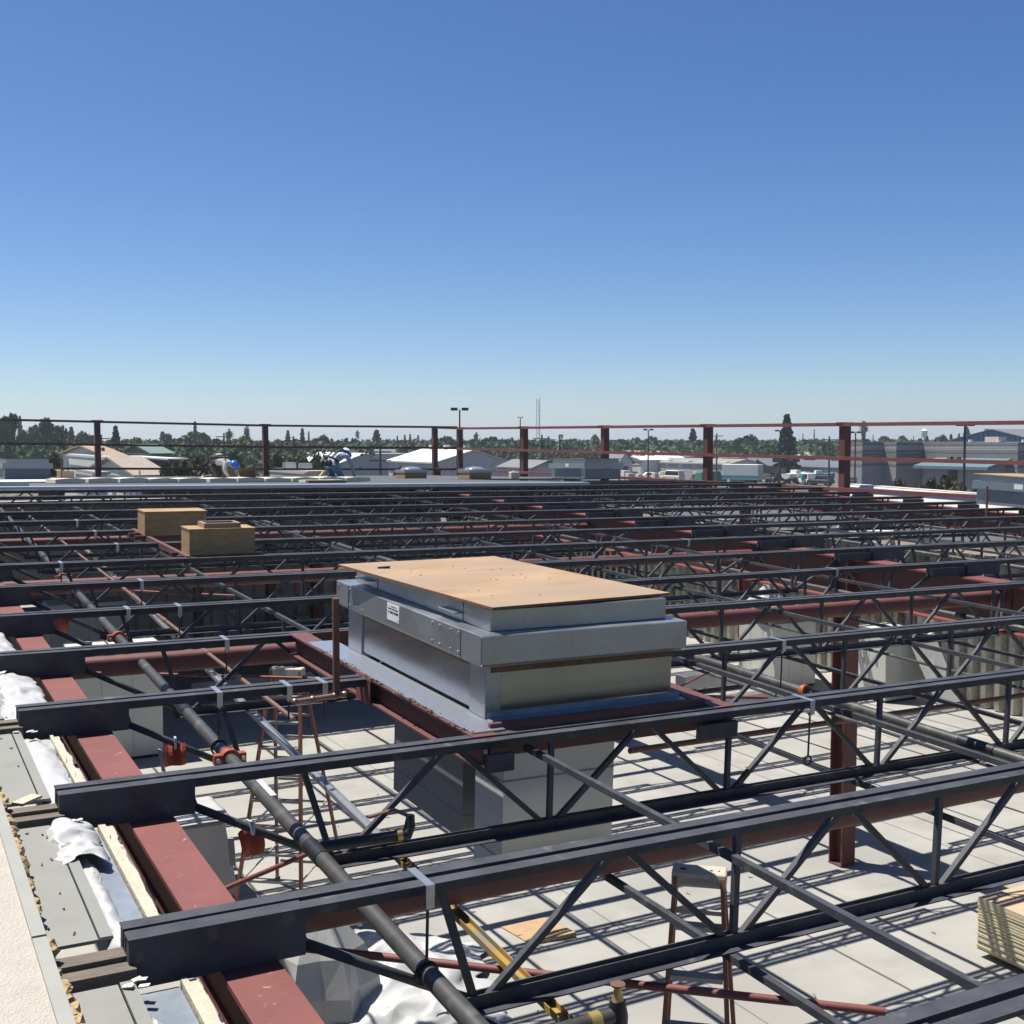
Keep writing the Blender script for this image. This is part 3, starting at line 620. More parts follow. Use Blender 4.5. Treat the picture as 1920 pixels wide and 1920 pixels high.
pipe('sprinkler_main', 'thin grey pipe under the joists, nearest the white parapet', [sp(9, 18.9, -0.45), sp(23.5, 18.9, -0.45)], 0.03, 'pipe')
for x, lab in ((6.35, 'thin dark conduit strung under the joists short of the girder'), (8.5, 'thin dark conduit strung under the joists near the girder'), (13.0, 'thin dark conduit strung under the joists past the girder')):
    pipe('conduit', lab, [sp(5.0, x, -0.56), sp(23.5, x, -0.56)], 0.014, 'pipe', 'conduit', 'thin conduits under the joists', 8)  # added to lay more thin shadow stripes on the slab
# thin red tie rods
def rod(u0, v0, u1, v1, d0, d1, r, label): return pipe('tie_rod', label, [on_roof(u0, v0, d0), on_roof(u1, v1, d1)], r, 'red', 'rod', 'thin red tie rods', 10)
rod(515, 1772, 1660, 1897, -0.60, -0.60, 0.017, 'thin red tie rod crossing the foreground from the edge beam under the nearest joists')
rod(418, 1668, 584, 1598, -0.62, -0.62, 0.013, 'short thin red rod rising from the edge beam across the wrapped crate')
rod(128, 1258, 190, 1262, -0.25, -0.25, 0.009, 'short pinkish red rod by the edge beam near the fifth joist')
rod(300, 1264, 760, 1277, -0.6, -0.6, 0.013, 'pinkish red rod crossing the shaded floor behind the fifth joist')
rod(1246, 1305, 1440, 1308, -0.75, -0.75, 0.016, 'orange red rod with a turnbuckle beside the metal roof unit')
rod(1246, 1302, 1345, 1252, -0.75, -0.75, 0.010, 'thin orange red rod slanting up beside the metal roof unit')
rod(190, 1105, 460, 1118, -0.7, -0.7, 0.014, 'pinkish red rod before the brown partition')

# ------------------------------------------------------------------ hangers over the joist tops, orange tags
def hanger(k, u, drop, label, ring=None):
    y = YJ(k); p = on_y(u, 0, y)
    # where the joist top line has this pixel column
    lo, hi = 900.0, 2000.0
    for _ in range(40):
        md = (lo + hi) / 2; pp = on_y(u, md, y)
        if pp.z > zr(pp.x, y): lo = md
        else: hi = md
    x = pp.x
    if ring == 0.039: x, drop = mp(y - 0.068).x, 0.325 - 0.08 - 0.037
    t = empty('pipe_hanger', label, 'hanger', tilt(x, y), 'zinc pipe hangers over the joists')
    b = MB(); b.box(-0.016, 0.016, -0.085, 0.082, 0.001, 0.005); b.box(-0.016, 0.016, -0.090, -0.085, -0.075, 0.005); b.box(-0.016, 0.016, -0.090, -0.05, -0.080, -0.075); b.build('clip', 'zinc', t)
    b = MB(); b.tube([(0, -0.068, -0.08), (0, -0.068, -0.08 - drop)], 0.006, 8); b.build('rod', 'pipe', t)
    b = MB(); b.ball((0, -0.068, -0.085), 0.012, 8, 5); b.build('nut', 'zinc', t)
    if ring:
        b = MB(); c = Vector((0, -0.068, -0.08 - drop - ring)); n = 18
        b.tube([c + Vector((math.cos(2 * math.pi * i / n) * (ring + 0.004), 0, math.sin(2 * math.pi * i / n) * (ring + 0.004))) for i in range(n + 1)], 0.006, 6, cap=False); b.build('ring', 'pipeb', t)
hanger(1, 762, 0.235, 'bright zinc hanger with a long rod over the second joist holding the black main pipe', 0.039)
hanger(3, 387, 0.22, 'zinc hanger on the fourth joist above the black main pipe', 0.039)
hanger(3, 535, 0.12, 'zinc hanger on the fourth joist near the copper branch')
hanger(3, 601, 0.14, 'zinc hanger on the fourth joist closest to the metal roof unit')
hanger(4, 420, 0.16, 'zinc hanger on the fifth joist over the copper pipe', 0.024)
hanger(5, 211, 0.24, 'zinc hanger on the sixth joist above the black main pipe', 0.039)
hanger(5, 333, 0.16, 'zinc hanger on the sixth joist over the copper pipe', 0.024)
hanger(6, 263, 0.16, 'zinc hanger on the seventh joist over the copper pipe')
hanger(7, 113, 0.16, 'zinc hanger on the eighth joist over the main pipe')
hanger(8, 218, 0.16, 'zinc hanger on the ninth joist')
hanger(9, 177, 0.16, 'zinc hanger on the tenth joist beside the plywood boxes')
hanger(10, 143, 0.16, 'zinc hanger on the eleventh joist')
hanger(3, 1456, 0.30, 'zinc hanger with a long rod on the fourth joist before the tall column', 0.04)
hanger(2, 1505, 0.26, 'zinc hanger with a thin rod on the third joist beside the tall column', 0.022)
hanger(5, 1560, 0.2, 'zinc hanger on the sixth joist above the deep girder')
hanger(7, 1285, 0.2, 'zinc hanger on the eighth joist before the deep girder')
def flag(k, lab, yaw, sc=1.0):
    x = 1.50; y = YJ(k); z = -0.135 - (x - 1.21) * 0.52
    t = empty('warning_tag', f'orange red plastic tag tied to the sloping end rod of the {lab} joist', 'tag', tilt(x, y, z, R(yaw)), 'orange tags on the joist ends')
    b = MB(); n = 6; vs = []; fs = []
    for j in range(n + 1):
        for i in range(n + 1):
            s = i / n - 0.5; v = -j / n
            vs.append((s * 0.15 * sc, 0.02 + 0.035 * math.sin(v * 2.4) + 0.018 * math.sin(s * 5 + k), v * 0.16 * sc + 0.015 * s - 0.012))
    for j in range(n):
        for i in range(n): a = j * (n + 1) + i; fs.append((a, a + 1, a + n + 2, a + n + 1))
    b.add(vs, fs); o = b.build('tag_sheet', 'flag', t); sm = o.modifiers.new('thick', 'SOLIDIFY'); sm.thickness = 0.004
    b = MB(); b.bar((0, 0.0, 0.03), (0, 0.0, -0.03), 0.012, 0.062); b.bar((-0.085, 0.03, -0.04), (-0.06, 0.05, -0.18), 0.03, 0.004); b.build('clear_tie', 'plas', t)
flag(2, 'third', 18, 0.8); flag(3, 'fourth', -8, 0.75); flag(5, 'sixth', 40, 0.85); flag(6, 'seventh', 20, 0.95)

# ------------------------------------------------------------------ red frame of the roof opening and the big metal unit
FX0, FX1, FY0, FY1 = 2.665, 4.355, YJ(2) + 0.10, YJ(4) - 0.10
t = empty('opening_frame', 'red primed channel frame round the roof opening that carries the metal unit', 'frame', tilt(0, 5.3), None)
yo = 5.301
def fr(nm, x0, x1, y0, y1, z0, z1, m='red'): return MB().box(x0, x1, y0 - yo, y1 - yo, z0, z1).build(nm, m, t, bevel=0.003)
for xa, xw in ((FX0, FX0 + 0.05), (FX1 - 0.14, FX1 - 0.055)):
    MB().box(xa, xa + 0.14, FY0 - 0.09 - yo, FY1 + 0.09 - yo, -0.008, 0.0035).box(xa, xa + 0.14, FY0 - 0.09 - yo, FY1 + 0.09 - yo, -0.150, -0.140).box(xw, xw + 0.01, FY0 - 0.085 - yo, FY1 + 0.085 - yo, -0.1395, -0.0085).build('side_channel', 'redd', t)  # channels darkened in colour to imitate the shade on their webs
fr('header', FX0 + 0.142, FX1 - 0.142, FY0 + 0.002, FY0 + 0.03, -0.145, 0.035, 'redd'); fr('header', FX0 + 0.142, FX1 - 0.142, FY1 - 0.03, FY1 - 0.002, -0.145, 0.02, 'redd')
fr('hanger_lug', FX0 + 0.03, FX0 + 0.19, yo - 0.085, yo - 0.055, -0.165, -0.07, 'char'); fr('hanger_lug', FX1 - 0.30, FX1 - 0.02, yo - 0.05, yo - 0.02, -0.16, -0.07, 'char')
fr('joint_plate', FX0 - 0.012, FX0 - 0.001, YJ(3) - 0.12, YJ(3) + 0.12, -0.16, -0.002)

BX0, BX1, BY0, BY1 = 2.875, 4.095, 5.585, 7.64
U = empty('roof_unit', 'large galvanised metal roof curb with a weathered plywood lid on the red opening frame', 'roof unit', tilt(BX0, BY0))
LX, LY = BX1 - BX0, BY1 - BY0
def ub(nm, m, x0, x1, y0, y1, z0, z1, bev=0.004, par=None): return MB().box(x0, x1, y0, y1, z0, z1).build(nm, m, par or U, bevel=bev)
ub('curb_wall', 'galvd', 0.012, LX - 0.012, 0.012, LY - 0.012, 0.03, 0.303)
ub('front_panel', 'galvs', 0.075, LX - 0.001, -0.004, 0.011, 0.045, 0.296)
ub('corner_panel', 'galv', -0.012, 0.073, -0.010, 0.18, 0.012, 0.303); ub('corner_panel', 'galv', -0.008, 0.06, LY - 0.24, LY + 0.006, 0.012, 0.303)
ub('side_panel', 'galvs', 0.003, 0.0115, 0.185, LY - 0.245, 0.03, 0.292)
ub('corner_bead', 'galv', 0.05, 0.085, -0.011, -0.0045, 0.02, 0.30)
o = ub('wood_strip', 'plye', 0.02, LX + 0.005, -0.016, -0.0045, 0.262, 0.300, 0.002); ub('wood_strip', 'plye', -0.004, 0.0025, 0.19, LY - 0.25, 0.265, 0.300, 0.002)
O = 0.075
b = MB(); b.box(-O, LX + 0.05, -O, LY + O, 0.318, 0.478); b.build('cap', 'galv', U, bevel=0.006)
ub('cap_lip', 'galvd', -O + 0.02, LX + 0.03, -O + 0.02, LY + O - 0.02, 0.303, 0.317)
q = MB()
for y in (0.17, LY - 0.17): q.box(-O - 0.0035, -O - 0.0005, y - 0.004, y + 0.004, 0.322, 0.474)
q.build('cap_joint', 'dark', U)
ub('cap_corner', 'galv', -O - 0.002, -O - 0.0003, -O + 0.001, 0.165, 0.3195, 0.4765, 0)
sme = MB().ball((0, 0, 0), 0.008, 8, 5, (0.6, 1, 1)).mesh('screw', 'zinc')
for y in (0.20, 0.30, 0.44, 0.54, LY - 0.19, LY - 0.30, LY - 0.42, LY + 0.02):
    for z in (0.345, 0.452): link('screw', sme, U, (-O - 0.003, y, z))
I = 0.03
b = MB(); b.box(I, LX - I, I, LY - I, 0.478, 0.598); b.build('upper_box', 'galv', U, bevel=0.004)
q = MB()
for y in (0.36, LY - 0.42): q.box(I - 0.003, I - 0.0003, y - 0.0025, y + 0.0025, 0.482, 0.596)
q.build('box_joint', 'galvd', U)
for y in (0.47, LY - 0.26): MB().box(I - 0.055, I - 0.0005, y - 0.11, y + 0.11, 0.525, 0.533).build('lifting_tab', 'galv', U, bevel=0.002)
q = MB()
for y in (0.47, LY - 0.30):
    for i in range(6): q.box(I - 0.0022, I - 0.0004, y - 0.1 + i * 0.035, y - 0.08 + i * 0.035, 0.572 + 0.002 * (i % 2), 0.580)
q.build('punched_slot', 'zinc', U)
# label sticker
lb = MB().box(-O - 0.003, -O - 0.0005, 1.02, 1.21, 0.36, 0.465).build('label_sticker', 'wht', U)
q = MB()
for z, ya, yb, h in ((0.448, 1.07, 1.15, 0.004), (0.433, 1.04, 1.09, 0.008), (0.433, 1.10, 1.13, 0.008), (0.433, 1.14, 1.19, 0.008), (0.372, 1.03, 1.05, 0.004)): q.box(-O - 0.0038, -O - 0.0031, ya, yb, z - h / 2, z + h / 2)
for i in range(28):
    if random.random() < 0.75: q.box(-O - 0.0038, -O - 0.0031, 1.035 + i * 0.0056, 1.0385 + i * 0.0056, 0.404, 0.419)
q.build('label_print', 'dark', lb)
# plywood lid, slightly askew and overhanging
cor = [(-0.165, 1.86, 0), (-0.005, -0.04, 0), (1.285, 0.06, 0), (1.0, 1.915, 0)]
cor = [(-0.15, LY - 0.16, 0), (0.015, -0.02, 0), (1.255, 0.085, 0), (1.07, LY - 0.08, 0)]
b = MB(); b.prism(cor, (0, 0, 0.606), (0, 0, 0.620)); b.cur = 0
lid = b.build('plywood_lid', ['ply', 'plye'], U)
for p in lid.data.polygons:
    if abs(p.normal.z) < 0.5: p.material_index = 1
q = MB(); q.bar((0.02, 1.62, 0.622), (0.10, 1.60, 0.628), 0.03, 0.006, roll=0.5); q.build('splinter', 'bark', U)
q = MB()
for i in range(16): x, y = random.uniform(0.1, 1.0), random.uniform(0.2, 1.7); q.box(x, x + 0.012, y, y + 0.008, 0.6202, 0.622)
q.build('nail_head', 'bark', U)
# flashing sheet on the frame with ragged edge
b = MB(); n = 40; y0, y1 = -0.22, LY + 0.3
for i in range(n):
    a = y0 + (y1 - y0) * i / n; c = y0 + (y1 - y0) * (i + 1) / n
    f = lambda y: -0.196 + 0.02 * noise.noise(Vector((y * 9, 3, 0))) + 0.012 * noise.noise(Vector((y * 33, 5, 0)))
    b.hexa([(f(a), a, 0.005), (0.0025, a, 0.005), (0.0025, c, 0.005), (f(c), c, 0.005)], [(f(a), a, 0.0112), (0.0025, a, 0.0112), (0.0025, c, 0.0112), (f(c), c, 0.0112)])
b.build('flashing', 'zinc', U)
b = MB(); b.box(0.0, LX + 0.06, -0.075, -0.012, 0.010, 0.016); b.bar((0, -0.02, 0.03), (LX + 0.05, -0.02, 0.03), 0.004, 0.04); b.build('front_flashing', 'blues', U)
q = MB()
for i in range(190):
    y = random.uniform(-0.2, LY); x = -0.196 + 0.02 * noise.noise(Vector((y * 9, 3, 0))) + random.gauss(0, 0.009)
    if noise.noise(Vector((y * 4, 8, 0))) < -0.1: continue
    q.bar((x, y, 0.006), (x + random.uniform(-.02, .012), y + random.uniform(-.03, .03), random.uniform(0.002, 0.018)), 0.007, 0.005)
tag(q.build('insulation_fluff', 'wood', U), kind='stuff')
# ducts under the unit
d = MB().box(0.13, 0.85, 0.02, 0.36, -0.93, 0.029).build('duct', 'panel', U)
q = MB()
for z in (-0.36, -0.80): q.box(0.127, 0.853, 0.017, 0.363, z - 0.004, z + 0.004)
q.build('duct_seam', 'galvd', d); MB().box(0.135, 0.84, -0.03, 0.015, -0.88, -0.80).build('duct_lug', 'redd', d)
d = MB().box(0.16, 0.85, 0.58, 1.62, -0.88, 0.029).build('duct', 'galvd', U)
q = MB()
for z in (-0.38, -0.74): q.box(0.157, 0.853, 0.577, 1.623, z - 0.004, z + 0.004)
q.build('duct_seam', 'galv', d)

# ------------------------------------------------------------------ plywood boxes on the joists
def wbox(x, y, lx, ly, h, label, hatch):
    t = empty('plywood_box', label, 'box', tilt(x, y), 'plywood boxes on the joists')
    for (a, b_, c, d_) in ((0, lx, 0, 0.018), (0, lx, ly - 0.018, ly), (0, 0.018, 0.0181, ly - 0.0181), (lx - 0.018, lx, 0.0181, ly - 0.0181)):
        MB().box(a, b_, c, d_, 0.012, h - 0.0185).build('side_board', 'plyb', t)
    MB().box(-0.006, lx + 0.006, -0.006, ly + 0.006, h - 0.018, h).build('top_board', 'plyb', t)
    q = MB()
    for xx in ((0.06, lx - 0.06) if not hatch else (lx * 0.04,)): q.box(xx - 0.0015, xx + 0.0015, -0.0015, -0.0002, 0.014, h - 0.02)
    q.build('board_joint', 'plye', t)
    if hatch:
        for (a, b_, c, d_) in ((0.17, 0.58, 0.04, 0.075), (0.17, 0.58, 0.295, 0.33), (0.17, 0.205, 0.0752, 0.2948), (0.545, 0.58, 0.0752, 0.2948)): MB().box(a, b_, c, d_, h + 0.001, h + 0.055).build('hatch_rim', 'ply', t)
        MB().box(0.206, 0.544, 0.0755, 0.2945, h + 0.001, h + 0.004).build('hatch_floor', 'plye', t)
    for yy in (0.02, ly - 0.06): MB().box(-0.12, lx + 0.1, yy, yy + 0.04, -0.04, 0.011).build('bearer_angle', 'redd', t)
wbox(2.99, 15.10, 0.77, 0.44, 0.315, 'closed yellow plywood box on the joists, behind the one with the hatch rim', False)
wbox(3.05, 13.02, 0.73, 0.38, 0.30, 'yellow plywood box with a small hatch rim on top, standing on the joists', True)
b = MB(); 
for x in (2.98,): b.box(x, x + 0.05, 12.9, 16.1, 0, 0.01)
t = empty('support_angle', 'dark red angle lying across the joists beside the plywood boxes', 'angle', tilt(3.0, 12.95)); MB().box(0, 0.05, 0, 3.1, 0.002, 0.012).box(0, 0.006, 0, 3.1, -0.05, 0.0019).build('angle_bar', 'redd', t)

# ------------------------------------------------------------------ far deck, foam boards, membrane
b = MB()
def plate(b, x0, x1, y0, y1, top, th):
    n = max(1, int((y1 - y0) / 3))
    for i in range(n):
        a = y0 + (y1 - y0) * i / n; c = y0 + (y1 - y0) * (i + 1) / n
        b.hexa([(x0, a, zr(x0, a) + top - th), (x1, a, zr(x1, a) + top - th), (x1, c, zr(x1, c) + top - th), (x0, c, zr(x0, c) + top - th)],
               [(x0, a, zr(x0, a) + top), (x1, a, zr(x1, a) + top), (x1, c, zr(x1, c) + top), (x0, c, zr(x0, c) + top)])
plate(b, 0.5, 15.0, 24.05, 45.4, 0.045, 0.04); plate(b, 15.0, 21.2, 31.6, 45.4, 0.045, 0.04)
tag(b.build('roof_deck', 'deckd'), 'grey far roof deck already laid beyond the last joist', 'roof deck')
b = MB(); plate(b, 0.5, 15.0, 23.72, 24.045, 0.05, 0.05); tag(b.build('deck_edge_strip', 'zinc'), 'bright folded metal strip along the near edge of the far deck', 'edge strip')
b = MB(); plate(b, 2.6, 9.4, 29.0, 34.0, 0.075, 0.028); tag(b.build('roof_membrane', 'memb'), 'white sheet spread over the far deck where the two workers kneel', 'membrane')
for i in range(11):
    x = 3.55 + i * 0.66 + random.uniform(-0.02, 0.02); y = 27.3 - 0.02 * i
    t = empty('foam_board', f'pale foam board laid before the workers, {ORD[i]} from the silver unit side', 'foam board', tilt(x, y, 0.046 + random.uniform(0, 0.015), R(random.uniform(-3, 3))), 'pale foam boards on the far deck')
    b = MB(); n = 6
    for j in range(n):
        f = lambda s: 0.085 + 0.02 * math.sin(s * math.pi)
        a, c = j / n, (j + 1) / n
        b.hexa([(a * 0.63, 0, 0.002), (c * 0.63, 0, 0.002), (c * 0.63, 1.15, 0.002), (a * 0.63, 1.15, 0.002)], [(a * 0.63, 0, f(a)), (c * 0.63, 0, f(c)), (c * 0.63, 1.15, f(c)), (a * 0.63, 1.15, f(a))])
    b.build('board', 'foam', t)
for i, (u, v, w) in enumerate(((2, 911, 0.75), (46, 912, 0.75))):
    p = on_roof(u, v, 0.06); t = empty('foam_board', ('pale foam board on the deck edge at the parapet side', 'second pale foam board on the deck edge next to the parapet one')[i], 'foam board', tilt(p.x - 0.3, 24.15, 0.047, R(4 - 8 * i)), 'pale foam boards on the far deck')
    MB().box(-0.3, 0.42, 0, 1.1, 0.002, 0.085).build('board', 'foam', t)
for i, (u, w) in enumerate(((690, 0.5), (650, 0.7))):
    p = on_roof(u, 905, 0.05); t = empty('foam_board', ('flat foam offcut lying beyond the row of boards', 'foam strip lying in front of the kneeling worker')[i], 'foam board', tilt(p.x, 26.3 - i * 0.3, 0.047), 'pale foam boards on the far deck')
    MB().box(-w / 2, w / 2, 0, 0.5, 0.002, 0.06).build('board', 'foam', t)
p = on_roof(640, 905, 0.05); t = empty('timber_batten', 'brown timber batten lying at the deck edge below the kneeling worker', 'batten', tilt(p.x, 25.3, 0.047)); MB().box(-0.4, 0.5, 0, 0.08, 0.002, 0.05).build('batten', 'plye', t)

# smaller metal units and skylights on the far deck
def far_unit(x, y, yaw, label, sc=1.0, sticker=True):
    t = empty('roof_unit', label, 'roof unit', tilt(x, y, 0.046, R(yaw)), 'smaller metal roof units')
    a, l = 1.25 * sc, 1.95 * sc
    MB().box(0, a, 0, l, 0.002, 0.303).build('curb_wall', 'galvd', t)
    MB().box(-0.07, a + 0.07, -0.07, l + 0.07, 0.312, 0.475).build('cap', 'galv', t)
    MB().box(0.03, a - 0.03, 0.03, l - 0.03, 0.476, 0.595).build('upper_box', 'galv', t)
    MB().box(-0.06, a + 0.06, -0.05, l + 0.06, 0.598, 0.612).build('plywood_lid', 'ply', t)
    for p, q in (((-0.006, 0.0), (-0.001, 0.2)), ((-0.006, l - 0.22), (-0.001, l))): MB().box(p[0], q[0], p[1], q[1], 0.01, 0.30).build('corner_panel', 'galv', t)
    if sticker: MB().box(-0.0735, -0.0705, l * 0.42, l * 0.42 + 0.2, 0.36, 0.46).build('label_sticker', 'wht', t)
    return t
p = far(1097, 900, 35.0); far_unit(p.x, p.y, 0, 'metal roof unit with a white sticker on the far deck before a railing post')
p = far(93, 905, 35.0); far_unit(p.x - 1.2, p.y + 0.2, 0, 'blurred silver metal roof unit at the parapet end of the far deck')
p = on_roof(1852, 950, 0.0); far_unit(p.x - 0.1, p.y - 1.75, 0, 'metal roof unit with a plywood lid before the teal canopy, at the joist ends')
def skylight(u, v, D, label):
    p = far(u, v, D); t = empty('skylight', label, 'skylight', tilt(p.x, p.y, 0.046), 'domed skylights on the far deck')
    w = 0.74
    for (a, b_, c, d_) in ((0, w, 0, 0.03), (0, w, w - 0.03, w), (0, 0.03, 0.0301, w - 0.0301), (w - 0.03, w, 0.0301, w - 0.0301)): MB().box(a, b_, c, d_, 0.001, 0.17).build('wood_curb', 'plyb', t)
    MB().box(-0.02, w + 0.02, -0.02, w + 0.02, 0.171, 0.27).build('metal_frame', 'galv', t, bevel=0.01)
    MB().ball((w / 2, w / 2, 0.272), 0.33, 18, 10, (1, 1, 0.30), -0.02).build('dome', 'dome', t, smooth=True)
skylight(759, 896, 36.5, 'domed skylight on a wooden curb, the one nearer the kneeling worker')
skylight(880, 898, 35.5, 'domed skylight on a wooden curb, the one just before the corner railing post')
# small things on the deck
p = far(118, 899, 29.5); t = empty('carton', 'open brown carton on the far deck beside the silver roof unit', 'carton', tilt(p.x, p.y, 0.046, R(20)))
MB().box(0, 0.30, 0, 0.3, 0.001, 0.26).build('carton_body', 'card', t); MB().bar((0, 0.15, 0.262), (-0.06, 0.15, 0.30), 0.28, 0.006).build('flap', 'cream', t); MB().bar((0.30, 0.15, 0.262), (0.38, 0.15, 0.27), 0.28, 0.006).build('flap', 'cream', t)
p = far(452, 898, 33.5); t = empty('timber_box', 'long brown box behind the crouching worker in the blue helmet', 'box', tilt(p.x - 0.4, p.y + 0.6, 0.046)); MB().box(0, 1.0, 0, 0.5, 0.001, 0.28).build('box_body', 'plye', t); MB().box(-0.01, 1.01, -0.01, 0.51, 0.281, 0.30).build('box_lid', 'plyb', t)
p = far(262, 898, 33); t = empty('wood_stake', 'thin wooden stake upright on the deck before the sandy roof', 'stake', tilt(p.x, p.y, 0.046)); MB().box(-0.02, 0.02, -0.02, 0.02, 0, 0.26).build('stake', 'plyb', t)
p = far(962, 898, 34); t = empty('fuel_can', 'beige square can on the far deck beside the railing post', 'can', tilt(p.x, p.y, 0.046)); MB().box(-0.10, 0.16, -0.1, 0.1, 0.001, 0.22).build('can_body', 'bei', t, bevel=0.02); MB().tube([(0.03, 0, 0.22), (0.03, 0, 0.26)], 0.04, 10).build('cap', 'wht', t)
p = far(116, 900, 28.8); pipe('vent_pipe', 'thin dark upright pipe before the brown carton', [p + Vector((0, 0, -0.1)), p + Vector((0, 0, 0.42))], 0.018, 'redd')
p = on_roof(1850, 957, 0); pipe('vent_pipe', 'thin dark upright pipe before the metal roof unit at the joist ends', [p + Vector((0, 0, -0.2)), p + Vector((0, 0, 0.47))], 0.022, 'rust')

# ------------------------------------------------------------------ perimeter screen rails
PX, PY = 20.9, 45.2
rails = {}
tR = empty('screen_rail', 'dark red screen railing of posts and rails along the white parapet side', 'railing', (0, 0, 0), 'red screen railings')
def zr_right(y, which):
    f = (y - 21.5) / (42.85 - 21.5); a, b_ = {'t': (0.375, 0.46), 'm': (-0.445, -0.35), 'b': (-1.20, -1.165)}[which]; return ZC + a + (b_ - a) * f
ysR = [42.85 - 5.35 * i for i in range(6)]
def post(x, y, z0, z1, par, w=0.20):
    p = MB().box(x - w / 2, x + w / 2, y - w / 2, y + w / 2, z0, z1).build('post', 'redd', par); MB().box(x - w, x + w, y - w / 2 - 0.02, y + w / 2 + 0.02, z1 + 0.001, z1 + 0.035).build('post_cap', 'redd', p)
for y in ysR: post(PX, y, zr(PX, y) - 0.30, zr_right(y, 't') + 0.02, tR)
for w in 'tmb':
    for a, c in zip(ysR[:-1], ysR[1:]):
        MB().bar((PX - 0.146, a - 0.10, zr_right(a, w)), (PX - 0.146, c - 0.10, zr_right(c, w)), 0.085, 0.085).build({'t': 'top_rail', 'm': 'middle_rail', 'b': 'bottom_rail'}[w], 'red', tR)
tL = empty('screen_rail', 'dark red screen railing across the far end of the deck behind the workers', 'railing', (0, 0, 0), 'red screen railings')
xsL = []
for u, vt, vm, vb in ((182, 791, 834, 878.5), (497, 798, 838, 879.5), (815, 802, 839.5, 878)):
    xsL.append((on_y(u, vt, PY).x, on_y(u, vt, PY).z, on_y(u, vm, PY).z, on_y(u, vb, PY).z))
x0, dx = xsL[0][0], xsL[1][0] - xsL[0][0]
xsL.insert(0, tuple([x0 - dx] + [2 * xsL[0][i] - xsL[1][i] for i in (1, 2, 3)]))
for x, a, b_, c in xsL: post(x, PY, zr(x, PY) - 0.1, a + 0.03, tL)
pts = xsL + [(PX - 0.1, zr_right(45, 't'), zr_right(45, 'm'), zr_right(45, 'b'))]
for i, nm in ((1, 'top_rail'), (2, 'middle_rail'), (3, 'bottom_rail')):
    for p, q in zip(pts[:-1], pts[1:]):
        yq = PY if q[0] < PX - 0.5 else 43.2
        MB().bar((p[0], PY - 0.145, p[i]), (q[0], yq - 0.145, q[i]), 0.08, 0.08).build(nm, 'redd', tL)
# white parapet at the joist ends
t = empty('parapet_wall', 'low white parapet behind the outer joist ends, beside the last railing post', 'wall', (0, 0, 0))
b = MB(); ya, yb = 14.6, 21.7
b.hexa([(21.08, ya, 4.2), (21.5, ya, 4.2), (21.5, yb, 4.40), (21.08, yb, 4.40)], [(21.24, ya, ZC - 1.24), (21.5, ya, ZC - 1.24), (21.5, yb, ZC - 1.095), (21.24, yb, ZC - 1.095)]); b.build('wall_face', 'wht', t)
b = MB(); b.bar((21.37, ya, ZC - 1.235), (21.37, yb, ZC - 1.09), 0.27, 0.014); b.build('coping', 'memb', t)

